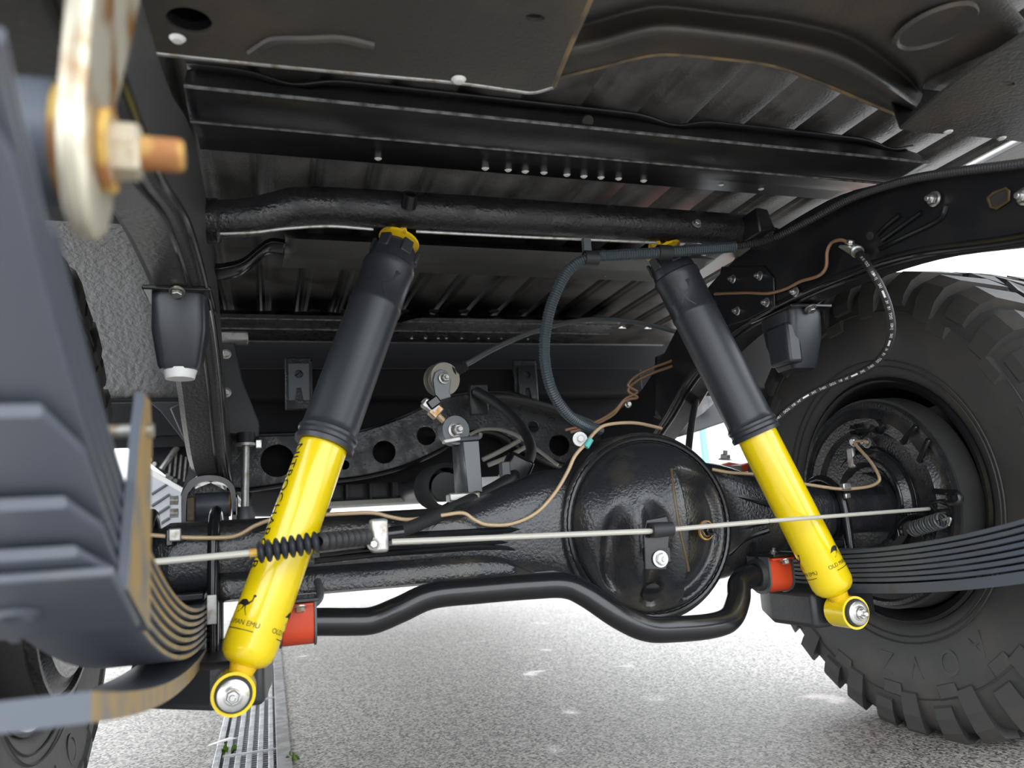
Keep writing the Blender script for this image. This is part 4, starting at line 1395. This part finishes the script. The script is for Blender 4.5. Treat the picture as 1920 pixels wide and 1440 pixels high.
# right rear shackle, mirrored, just outside the picture's edge
# ================================================================== BUMP STOPS
def bump_stop(c, label, white):
    root = thing('bump_stop', label, 'bump stop', c, 'bump stops')
    top = V((c.x, c.y, c.z + 0.105))
    rows = []
    for z, wx, wy in ((0, 0.026, 0.026), (0.006, 0.029, 0.030), (0.055, 0.037, 0.044), (0.090, 0.037, 0.050), (0.105, 0.037, 0.050)):
        ring = []
        for k in range(24):
            a = 2 * PI * k / 24
            ca, sa = math.cos(a), math.sin(a)
            ring.append(V((c.x + wx * math.copysign(abs(ca) ** 0.4, ca), c.y + wy * math.copysign(abs(sa) ** 0.4, sa), c.z + z)))
        rows.append(ring)
    mb = MB().grid(rows, closed_u=True)
    mb.f.append(tuple(range(24)))
    mb.build('rubber_block', 'boot_rubber', root, smooth=50)
    MB().box(top + V((0, 0, 0.003)), (0.09, 0.125, 0.007)).build('base_plate', 'black_gloss', root, bevel=0.002)
    bolt(top + V((0.0, -0.058, -0.001)), (0, -0.5, -1), 0.0075, root, 'zinc')
    if white:
        MB().lathe([(0, 0), (0, 0.020), (0.014, 0.024), (0.014, 0)], c + V((0, -0.004, -0.012)), (0, 0, 1), 24).build('end_cap', 'white_drop', root)
    else:
        MB().box(c + V((-0.030, -0.012, 0.045)), (0.03, 0.06, 0.075)).build('side_block', 'boot_rubber', root, bevel=0.006, seg=3)
    return root


bump_stop(V((-0.552, -0.06, 0.680)), 'tapered black bump stop with white tip under the left rail', True)
bump_stop(V((0.505, -0.075, 0.677)), 'blocky black bump stop under the right rail in front of the tyre', False)

# ================================================================== LEFT WHEEL ARCH, FLAP, STEP
wa = thing('wheel_arch_liner', 'rough undersealed wheel arch liner above the left tyre', 'wheel arch', (-0.78, 0.45, 0.6))
rows = []
for j in range(25):
    a = math.radians(27 + 75 * j / 24)
    r = 0.585
    rows.append([V((x_, r * math.cos(a), WZ + 0.06 + r * math.sin(a) * 0.92)) for x_ in (-0.60, -0.68, -0.76, -0.86, -0.97)])
MB().grid(rows).build('liner', 'underseal', wa, smooth=60, solid=0.004)
sp_ = cr([at(x_, y_, Y=0.50) for x_, y_ in ((200, 420), (225, 480), (240, 540), (242, 590))], 5)
MB().tube(sp_, 0.003, 6).build('sealer_seam', 'underseal', wa)
lp_ = [p + V((0, 0, -0.004)) for p in rows[0]]
MB().tube(lp_, 0.006, 8).build('rolled_lip', 'black_satin', wa)

wr_ = thing('wheel_arch_liner', 'smooth black wheel arch liner ahead of the right tyre', 'wheel arch', (0.78, 0.45, 0.7), 'wheel arch liners')
MB().grid([[V((-p.x, p.y, p.z)) for p in r_] for r_ in rows[:17]]).build('liner', 'black_satin', wr_, smooth=60, solid=0.004)
MB().tube([V((-p.x, p.y, p.z - 0.004)) for p in rows[0]], 0.006, 8).build('rolled_lip', 'black_satin', wr_)
wa['group'] = 'wheel arch liners'

mf = thing('splash_guard', 'dark triangular splash guard hanging behind the left hanger', 'splash guard', at(320, 800, Y=0.8))
g = [at(x_, y_, Y=0.85) for x_, y_ in ((256, 735), (325, 655), (372, 700), (372, 850), (358, 845), (300, 770), (278, 870), (268, 840))]
MB().prism(g[:3] + g[3:6] + [g[0]][:0], (0, 0.012, 0)).build('guard', 'rubber', mf, bevel=0.002)
MB().prism([at(x_, y_, Y=0.80) for x_, y_ in ((318, 765), (366, 742), (374, 840), (358, 845), (340, 815))], (0, 0.02, 0)).build('inner_flap', 'black_satin', mf, bevel=0.003)

sl = thing('side_step', 'pale alloy side step with slanted grip ribs outside the left rail', 'side step', at(305, 1010, Y=1.1))
sp0 = [at(x_, y_, Y=1.15) for x_, y_ in ((268, 880), (345, 925), (345, 1010), (266, 1010))]
MB().prism(sp0, (0, 0.5, 0)).build('tread_plate', 'step_alloy', sl, smooth=0)
for k in range(6):
    y_ = 905 + k * 22
    MB().tube([at(284, y_ + 22, Y=1.148), at(318, y_, Y=1.148)], 0.004, 6).build('grip_rib', 'grey_post', sl)
MB().prism([at(x_, y_, Y=1.14) for x_, y_ in ((262, 872), (275, 875), (348, 918), (348, 928), (272, 885))], (0, 0.52, 0)).build('edge_trim', 'white_drop', sl, smooth=0)

lv_ = thing('louvred_guard', 'black louvred guard with thin upright slots near the left step', 'guard panel', at(310, 850, Y=1.3))
MB().prism([at(x_, y_, Y=1.35) for x_, y_ in ((270, 860), (300, 780), (372, 830), (372, 925), (340, 915))], (0, 0.01, 0)).build('panel', 'black_frame', lv_, smooth=0)
for k in range(5):
    x_ = 318 + k * 9
    MB().tube([at(x_ + 4, 845 + k * 4, Y=1.34), at(x_, 888 + k * 5, Y=1.34)], 0.004, 6).build('louvre', 'dull_zinc', lv_)
MB().tube([at(303, 880, Y=1.33), at(333, 838, Y=1.33)], 0.009, 8).build('stay', 'dull_zinc', lv_)
for px, py in ((280, 862), (290, 870), (315, 892), (321, 897), (329, 902)):
    MB().lathe([(0, 0), (0, 0.008), (0.006, 0.006), (0.006, 0)], at(px, py, Y=1.34), (0, -1, 0), 8).build('rivet', 'white_drop', lv_)

# ================================================================== BRAKE PIPES, HOSES, CABLES
def pipe(name, label, cat, pts, r, material, k=8, group=None, n=8):
    o = MB().tube(cr(pts, k), r, n).build(name, material, smooth=60)
    return tag(o, label, cat, group)


YA = -0.064
p1 = [at(278, 1003, Y=YA), at(350, 1008, Y=YA), at(420, 1008, Y=YA), at(450, 1002, Y=YA), at(480, 985, Y=YA), at(520, 972, Y=YA), at(580, 967, Y=YA), at(650, 963, Y=YA), at(700, 962, Y=YA), at(735, 970, Y=YA), at(770, 974, Y=YA), at(830, 966, Y=YA), at(868, 962, Y=YA), at(890, 975, Y=YA), at(915, 984, Y=YA), at(960, 982, Y=YA), at(1005, 962, Y=YA - 0.008), at(1040, 925, Y=YA - 0.012), at(1064, 885, Y=YA - 0.014), at(1078, 855, Y=YA - 0.014), at(1098, 832, Y=YA - 0.012), at(1118, 808, Y=YA), at(1140, 796, Y=YA + 0.01), at(1190, 793, Y=YA + 0.03), at(1240, 803, Y=YA + 0.05)]
tag(MB().tube(cr(p1, 6), 0.0031, 8).build('brake_pipe', 'pipe_tan', smooth=60), 'tan brake pipe running along the left axle tube and over the differential', 'brake pipe', 'brake pipes')
p2 = [at(1335, 880, Y=-0.05), at(1370, 886, Y=-0.06), at(1420, 890, Y=-0.065), at(1480, 903, Y=-0.07), at(1530, 911, Y=-0.07), at(1580, 917, Y=-0.07), at(1625, 913, Y=-0.07), at(1645, 905, Y=-0.07), at(1648, 893, Y=-0.07), at(1632, 865, X=BX - 0.03), at(1608, 838, X=BX - 0.024), at(1603, 829, X=BX - 0.020), at(1612, 827, X=BX - 0.018), at(1627, 829, X=BX - 0.016)]
bpR = thing('brake_pipe', 'tan brake pipe with a sharp bend feeding the right drum brake', 'brake pipe', p2[0], 'brake pipes')
MB().tube(cr(p2, 6), 0.0031, 8).build('pipe', 'pipe_tan', bpR, smooth=60)
MB().box(at(1585, 912, Y=-0.072), (0.018, 0.012, 0.012)).build('clip', 'zinc', bpR, bevel=0.002)
MB().box(at(1588, 930, Y=-0.068), (0.012, 0.008, 0.010)).build('clip_tail', 'zinc', bpR, bevel=0.002)
XP = XRi - 0.012
p3 = [at(1340, 551, X=XP), at(1400, 549, X=XP), at(1440, 550, X=XP), at(1475, 541, X=XP), at(1500, 528, X=XP), at(1535, 517, X=XP), at(1549, 500, X=XP), at(1551, 472, X=XP - 0.004), at(1560, 455, X=XP - 0.006), at(1578, 450, X=XP - 0.008), at(1593, 457, X=XP - 0.008)]
pipe('brake_pipe', 'brown brake pipe crossing the gusset bolts on the right rail', 'brake pipe', p3, 0.0029, 'pipe_brown', group='brake pipes')
for i, (dy, lab) in enumerate(((0, 'upper of two brown pipes kinked beside the right rail'), (10, 'lower of two brown pipes kinked beside the right rail'))):
    q = [at(1060 + dy, 806 + dy * 0.4, Y=0.30), at(1110, 794 + dy * 0.4, Y=0.30), at(1150, 772 + dy * 0.5, Y=0.30), at(1172, 748 + dy * 0.3, Y=0.29), at(1195, 735 + dy, Y=0.29), at(1178, 722 + dy, Y=0.29), at(1196, 703 + dy, Y=0.29), at(1230, 687 + dy, Y=0.29), at(1262, 675 + dy, Y=0.29), at(1284, 655 + dy, Y=0.28)]
    pipe('fuel_pipe', lab, 'pipe', q, 0.0032, 'pipe_brown', group='twin pipes')

# rubber brake hose with printed text
hose = thing('brake_hose', 'black rubber brake hose with white lettering looping in front of the right tyre', 'brake hose', at(1600, 465, X=XP))
h0 = at(1612, 478, X=XP - 0.012)
hp = [h0, at(1632, 505, Y=-0.385), at(1652, 540, Y=-0.38), at(1667, 580, Y=-0.365), at(1672, 620, Y=-0.345), at(1662, 655, Y=-0.315), at(1640, 682, Y=-0.285), at(1605, 702, Y=-0.25), at(1560, 720, Y=-0.21), at(1510, 744, Y=-0.17), at(1468, 775, Y=-0.145), at(1440, 805, Y=-0.12), at(1425, 840, Y=-0.10), at(1415, 870, Y=-0.075)]
hpts, HL = resample(cr(hp, 10), 0.004)
HR = 0.0058
MB().tube(hpts, HR, 14).build('hose', 'rubber', hose, smooth=60)


def along(pts, s, ds):
    i = min(len(pts) - 2, max(0, int(s / ds)))
    u = s / ds - i
    p = pts[i].lerp(pts[i + 1], u)
    T = (pts[min(i + 2, len(pts) - 1)] - pts[max(i - 1, 0)]).normalized()
    return p, T


hds = HL / (len(hpts) - 1)


def on_hose(s, w_):
    p, T = along(hpts, s, hds)
    e = (CAM - p)
    e = (e - T * e.dot(T)).normalized()
    n_ = T.cross(e)
    a = w_ / HR
    return p + (e * math.cos(a) + n_ * math.sin(a)) * (HR + 0.0003)


mbp = MB()
seq = [('HL', 0.011), ('1/8', 0.013), ('DOT', 0.015), ('J1401', 0.021), ('SAE', 0.014), ('-', 0.017)]
s = 0.020
j = 0
while s < HL - 0.10:
    t_, w_ = seq[j % 6]
    if t_ == '-':
        bm = cut_bm(flat_polys([[(-0.006, -0.0013), (0.006, -0.0013), (0.006, 0.0013), (-0.006, 0.0013)]]), 0.003)
    else:
        bm = cut_bm(text_mesh(t_, 0.0054), 0.003)
    s += w_ / 2
    s_ = s
    bm_map(bm, lambda x_, y_: on_hose(s_ - x_, -y_), mbp)
    s += w_ / 2
    j += 1
mbp.build('lettering', 'print_white', hose, smooth=0)
MB().lathe([(-0.004, 0.0), (-0.004, 0.0075), (0.008, 0.0075), (0.008, 0.010), (0.014, 0.010), (0.016, 0.0075), (0.03, 0.0075)], h0 - (hpts[3] - hpts[0]).normalized() * 0.028, hpts[3] - hpts[0], 16).build('end_fitting', 'zinc', hose)
MB().box(at(1596, 470, X=XP), (0.03, 0.03, 0.004), Matrix.Rotation(0.5, 3, 'Y') @ Matrix.Rotation(0.4, 3, 'X')).build('clip_plate', 'dull_zinc', hose, bevel=0.001)
bolt(at(1594, 458, X=XP - 0.008), (0.0, -0.5, 0.8), 0.0055, hose, 'zinc', name='union_nut')

# corrugated conduit
cd_ = thing('conduit', 'ribbed black conduit along the right rail that loops down to the differential', 'conduit', at(1110, 800, Y=-0.02))
cpts = cr([at(2010, 290, X=XP - 0.006), at(1905, 308, X=XP - 0.006), at(1790, 322, X=XP - 0.006), at(1700, 338, X=XP - 0.006), at(1600, 370, X=XP - 0.006), at(1520, 412, X=XP - 0.02), at(1450, 446, Y=-0.19), at(1380, 462, Y=-0.16), at(1300, 469, Y=-0.155), at(1230, 474, Y=-0.15), at(1160, 478, Y=-0.14), at(1110, 483, Y=-0.13), at(1068, 505, Y=-0.12), at(1038, 560, Y=-0.11), at(1023, 620, Y=-0.10), at(1022, 680, Y=-0.09), at(1036, 735, Y=-0.075), at(1064, 776, Y=-0.055), at(1095, 797, Y=-0.035), at(1125, 806, Y=-0.015)], 10)
i0 = 70
corrugated(cpts[:i0 + 1], 0.0066, 0.0042, 0.0018).build('upper_run', 'rubber', cd_, smooth=20)
corrugated(cpts[i0:], 0.0098, 0.0042, 0.0014).build('lower_loop', 'conduit', cd_, smooth=20)
for px, py, Yq in ((1108, 484, -0.13), (1245, 473, -0.15)):
    MB().lathe([(-0.012, 0.011), (-0.012, 0.0125), (0.012, 0.0125), (0.012, 0.011)], at(px, py, Y=Yq), (1, 0, 0.0), 16).build('tape_band', 'rubber', cd_)
MB().box(at(1100, 463, Y=-0.12), (0.014, 0.01, 0.03)).build('hanger_clip', 'grey_post', cd_, bevel=0.001)

# load valve linkage
YV = 0.10
lk = thing('load_valve_linkage', 'grey load valve linkage with round pulley and threaded rod above the axle', 'valve linkage', at(870, 925, Y=0.07))
pc = at(828, 712, Y=YV)
MB().lathe([(-0.016, 0.0), (-0.016, 0.029), (-0.011, 0.031), (-0.005, 0.026), (0.005, 0.026), (0.011, 0.031), (0.016, 0.029), (0.016, 0.0)], pc, (0.25, -1, 0), 32).build('pulley', 'pulley_metal', lk, smooth=40)
d1, d2 = at(820, 690, Y=YV - 0.024), 0
MB().prism([at(x_, y_, Y=YV - 0.026) for x_, y_ in ((812, 712), (816, 698), (826, 692), (838, 696), (846, 712), (843, 735), (846, 744), (820, 752), (815, 735))], (0, 0.005, 0)).build('arm', 'grey_post', lk, bevel=0.001)
bolt(at(833, 709, Y=YV - 0.028), (0.2, -1, 0), 0.0075, lk, 'dull_zinc', True)
r0_, r1_ = at(793, 750, Y=YV - 0.02), at(845, 803, Y=YV - 0.02)
MB().tube([r0_, r1_], 0.0055, 10).build('threaded_rod', 'pipe_tan', lk)
MB().box(at(806, 762, Y=YV - 0.024), (0.030, 0.016, 0.018), Matrix.Rotation(0.6, 3, 'Y')).build('clevis', 'dull_zinc', lk, bevel=0.003)
MB().box(at(816, 771, Y=YV - 0.022), (0.018, 0.020, 0.024), Matrix.Rotation(0.75, 3, 'Y')).build('lock_nut', 'rust_plate', lk, bevel=0.002)
MB().box(at(813, 755, Y=YV - 0.03), (0.024, 0.012, 0.018), Matrix.Rotation(-0.6, 3, 'Y')).build('guide', 'black_gloss', lk, bevel=0.003)
ec = at(850, 808, Y=YV - 0.015)
MB().lathe([(-0.012, 0.012), (-0.012, 0.026), (0.012, 0.026), (0.012, 0.012)], ec, (0.2, -1, 0), 28, close=True).build('ball_eye', 'grey_post', lk)
bolt(ec + V((0.002, -0.012, 0)), (0.2, -1, 0), 0.0105, lk, 'dull_zinc', True)
pst = [at(x_, y_, Y=YV - 0.03) for x_, y_ in ((868, 828), (898, 826), (905, 922), (878, 926))]
MB().prism(pst, (0, 0.004, 0)).build('post_face', 'grey_post', lk, bevel=0.001)
pst = [at(x_, y_, Y=YV - 0.03) for x_, y_ in ((868, 828), (878, 926))]
pst2 = [at(x_, y_, Y=YV + 0.005) for x_, y_ in ((849, 832), (855, 928))]
MB().add([pst[0], pst[1], pst2[1], pst2[0]], [(0, 1, 2, 3)]).build('post_side', 'grey_post', lk, solid=0.004)
MB().box(at(846, 826, Y=YV - 0.032), (0.030, 0.02, 0.006), Matrix.Rotation(-0.15, 3, 'Y')).build('white_clip', 'white_drop', lk, bevel=0.002)
MB().tube(cr([at(855, 824, Y=YV - 0.035), at(880, 822, Y=YV - 0.035), at(898, 820, Y=YV - 0.035), at(901, 812, Y=YV - 0.035)], 5), 0.004, 8).build('pin', 'grey_post', lk)
MB().box(at(868, 932, Y=YV - 0.03), (0.055, 0.03, 0.015)).build('foot', 'dull_zinc', lk, bevel=0.003)
# torsion rod from pulley to the rail, with rubber boot
tr = cr([at(850, 694, Y=YV), at(880, 680, Y=YV), at(930, 652, Y=YV + 0.03), at(1000, 622, Y=YV + 0.07), at(1080, 602, Y=YV + 0.11), at(1140, 599, Y=YV + 0.13), at(1200, 606, Y=YV + 0.15), at(1290, 628, Y=YV + 0.17)], 8)
MB().tube(tr, 0.0052, 10).build('sensing_rod', 'grey_post', lk)
bt = []
p0, p1_ = at(846, 697, Y=YV), at(866, 688, Y=YV)
dd = (p1_ - p0)
for i in range(6):
    bt += [(i * 0.0055, 0.011 - i * 0.0006), (i * 0.0055 + 0.0027, 0.0145 - i * 0.0008)]
MB().lathe(bt, p0, dd, 18).build('rod_boot', 'rubber', lk, smooth=30)

# hand brake cable looping from the crossmember to the axle
hc_ = thing('handbrake_cable', 'thick black hand brake cable looping down behind the grey post', 'cable', at(740, 1000, Y=-0.1))
kp = cr([at(893, 734, Y=0.55), at(925, 752, Y=0.50), at(958, 778, Y=0.44), at(985, 812, Y=0.38), at(996, 845, Y=0.30), at(985, 872, Y=0.24), at(960, 893, Y=0.18), at(925, 915, Y=0.12), at(880, 938, Y=0.05), at(830, 962, Y=-0.04), at(780, 985, Y=-0.11), at(735, 1000, Y=-0.16)], 10)
MB().tube(kp, [0.0125 - 0.003 * i / len(kp) for i in range(len(kp))], 14).build('outer_sheath', 'rubber', hc_, smooth=60)
MB().box(at(897, 750, Y=0.57), (0.045, 0.02, 0.075)).build('anchor_plate', 'black_frame', hc_, bevel=0.002)
cl_ = at(968, 880, Y=0.20)
MB().box(cl_, (0.055, 0.035, 0.055), Matrix.Rotation(0.5, 3, 'Y')).build('guide_clamp', 'black_gloss', hc_, bevel=0.008, seg=3)
MB().box(at(948, 905, Y=0.17), (0.018, 0.02, 0.08)).build('clamp_stay', 'grey_post', hc_, bevel=0.002)

strp = [at(880, 815, Y=0.66), at(905, 805, Y=0.65), at(940, 806, Y=0.63), at(975, 820, Y=0.60), at(1010, 845, Y=0.58), at(1046, 872, Y=0.56)]
tag(MB().tube(cr(strp, 8), 0.011, 8, flat=0.4).build('plastic_strap', 'strap'), 'pale beige strap arching behind the looping cable', 'strap')
for i, (q, lab) in enumerate(((((905, 862), (940, 845), (975, 825)), 'upper frayed grey wire behind the strap'), (((915, 872), (950, 858), (985, 838)), 'lower frayed grey wire behind the strap'))):
    tag(MB().tube(cr([at(x_, y_, Y=0.70) for x_, y_ in q], 6), 0.006, 6).build('loose_wire', 'strap'), lab, 'wire')
# second black cable rising over the crossmember to the right
q = cr([at(905, 745, Y=0.60), at(960, 748, Y=0.62), at(1030, 765, Y=0.64), at(1110, 795, Y=0.66)], 8)
tag(MB().tube(q, 0.011, 10).build('harness_cable', 'rubber', smooth=60), 'black harness lying on top of the drilled crossmember', 'cable')

# parking brake rods with bellows
YB = -0.262
pr_ = thing('parking_brake_rod', 'thin grey parking brake rod with black bellows crossing both shocks', 'brake rod', at(720, 1010, Y=-0.2))
a_, b2 = at(225, 1060, Y=YB), at(468, 1037, Y=YB)
MB().tube([a_, b2], 0.0040, 10).build('left_rod', 'rod_grey', pr_)
MB().tube([b2, at(486, 1035, Y=YB)], 0.0055, 10).build('rod_ferrule', 'rust', pr_)
b0, b1 = at(482, 1036, Y=YB), at(598, 1016, Y=YB)
d = (b1 - b0)
L = d.length
bl = []
nB = 8
for i in range(nB):
    q = L / nB
    bl += [(i * q, 0.0062), (i * q + q * 0.25, 0.0125), (i * q + q * 0.5, 0.0140), (i * q + q * 0.75, 0.0125)]
bl.append((L, 0.0062))
MB().lathe(bl, b0, d, 20).build('bellows', 'boot_rubber', pr_, smooth=50)
b2_, b3 = b1, at(690, 1006, Y=YB + 0.09)
d = b3 - b2_
L = d.length
bl = []
nB = 8
for i in range(nB):
    q = L / nB
    bl += [(i * q, 0.0062), (i * q + q * 0.3, 0.0115), (i * q + q * 0.6, 0.0115)]
bl.append((L, 0.006))
MB().lathe(bl, b2_, d, 20).build('inner_bellows', 'rubber', pr_, smooth=50)
bc = at(710, 1004, Y=YB + 0.10)
MB().box(bc, (0.024, 0.03, 0.046)).build('equaliser', 'dull_zinc', pr_, bevel=0.005, seg=3)
MB().tube([bc + V((0, 0, -0.012)), V((bc.x, -0.05, bc.z - 0.012))], 0.008, 10).build('equaliser_arm', 'black_gloss', pr_)
MB().tube([bc, at(756, 998, Y=YB + 0.10)], 0.0095, 12).build('cable_end', 'black_gloss', pr_)
bolt(at(700, 1020, Y=YB + 0.085), (0, -1, 0), 0.006, pr_, 'dull_zinc')
rA, rB = at(735, 1016, Y=YB + 0.075), at(1218, 996, Y=-0.215)
rC, rD, rE = at(1266, 992, Y=-0.215), at(1440, 977, Y=-0.24), at(1742, 954, X=BX - 0.03)
MB().tube([rA, rB], 0.0040, 10).build('middle_rod', 'rod_grey', pr_)
MB().tube([rB, rC, rD], 0.0036, 10).build('right_rod', 'rod_grey', pr_)
MB().tube([rD, rE], 0.0032, 10).build('brake_wire', 'rod_grey', pr_)
gd = at(1241, 993, Y=-0.215)
MB().lathe([(-0.017, 0.0045), (-0.017, 0.0105), (-0.013, 0.0115), (0.013, 0.0105), (0.017, 0.0105), (0.017, 0.0045)], gd, rC - rB, 20, close=True).build('guide_bush', 'rubber', pr_)
MB().prism([at(x_, y_, Y=-0.205) for x_, y_ in ((1212, 975), (1250, 968), (1256, 985), (1255, 1008), (1250, 1068), (1210, 1068), (1208, 1000))], (0, 0.004, 0)).build('guide_bracket', 'black_gloss', pr_, bevel=0.001)
MB().box(at(1230, 1040, Y=-0.18), (0.02, 0.05, 0.02)).build('bracket_foot', 'black_gloss', pr_)
bolt(at(1238, 1048, Y=-0.207), (0, -1, 0), 0.0085, pr_, 'white_drop', True)

# pipe clips on the axle and union by the breather
pcp = thing('pipe_clip', 'silver pipe clip holding the tan brake pipe at the left axle end', 'clip', at(328, 1008, Y=-0.07))
MB().box(at(328, 1003, Y=-0.07), (0.016, 0.010, 0.018)).build('clip_body', 'dull_zinc', pcp, bevel=0.002)
MB().box(at(318, 1008, Y=-0.066), (0.010, 0.010, 0.024)).build('clip_base', 'black_gloss', pcp, bevel=0.002)
un = at(1103, 831, Y=YA - 0.014)
tag(MB().lathe([(-0.008, 0.0035), (-0.008, 0.0055), (0.008, 0.0055), (0.008, 0.0035)], un, (0.6, 0, 0.8), 12, close=True).build('pipe_sleeve', 'teal'), 'small teal sleeve on the brake pipe beside the white breather bolt', 'pipe sleeve')

# vertical strap and pale plate right of the differential
q = [at(1312, 680, Y=0.30), at(1308, 730, Y=0.30), at(1296, 800, Y=0.28), at(1290, 850, Y=0.25)]
tag(MB().tube(cr(q, 6), 0.011, 10, flat=0.6).build('rubber_strap', 'rubber'), 'flat black strap hanging behind the right shock boot', 'strap')
tag(MB().prism([at(x_, y_, Y=0.62) for x_, y_ in ((1242, 800), (1300, 735), (1345, 720), (1350, 745), (1318, 775), (1262, 812), (1240, 820))], (0, 0.008, 0)).build('heat_shield', 'galvanised', bevel=0.001), 'jagged pale metal shield strip low on the right rail side', 'shield')
MB().prism([at(x_, y_, Y=0.75) for x_, y_ in ((1250, 800), (1345, 745), (1362, 760), (1366, 790), (1300, 812), (1250, 826))], (0, 0.05, 0)).build('outrigger', 'black_gloss', railR, bevel=0.004)
# junction bolts on the right side
jb = thing('pipe_junction', 'black bracket with small bolts and pipe stubs behind the right shock', 'bracket', at(1270, 690, Y=0.34))
MB().prism([at(x_, y_, Y=0.36) for x_, y_ in ((1232, 668), (1262, 655), (1300, 648), (1320, 700), (1310, 760), (1250, 790), (1228, 780))], (0, 0.01, 0)).build('plate', 'black_frame', jb, smooth=0)
for px, py in ((1256, 664), (1262, 724), (1306, 668), (1178, 758)):
    bolt(at(px, py, Y=0.352), (0, -1, 0), 0.006, jb, 'zinc')
for px, py in ((1250, 578), (1262, 600)):
    MB().tube([at(px, py, Y=0.2), at(px + 20, py - 8, Y=0.2)], 0.0035, 8).build('pipe_stub', 'pipe_brown', jb)
MB().box(at(1290, 628, Y=0.24), (0.03, 0.03, 0.022)).build('valve_body', 'dull_zinc', jb, bevel=0.004)

# red coupling glimpsed past the differential
rc = thing('red_coupling', 'red bolted coupling glimpsed just right of the differential', 'coupling', at(1370, 890, Y=0.45))
MB().prism([at(x_, y_, Y=0.45) for x_, y_ in ((1330, 868), (1352, 872), (1368, 866), (1392, 870), (1406, 866), (1408, 884), (1330, 884))], (0, 0.03, 0)).build('red_bar', 'red', rc, bevel=0.003)
MB().box(at(1372, 884, Y=0.43), (0.045, 0.03, 0.03)).build('saddle', 'dull_zinc', rc, bevel=0.003)
bolt(at(1360, 862, Y=0.44), (0, -0.2, 1), 0.012, rc, 'dull_zinc', True)
MB().tube([at(1330, 900, Y=0.47), at(1480, 900, Y=0.47)], 0.018, 12).build('link_bar', 'black_satin', rc)
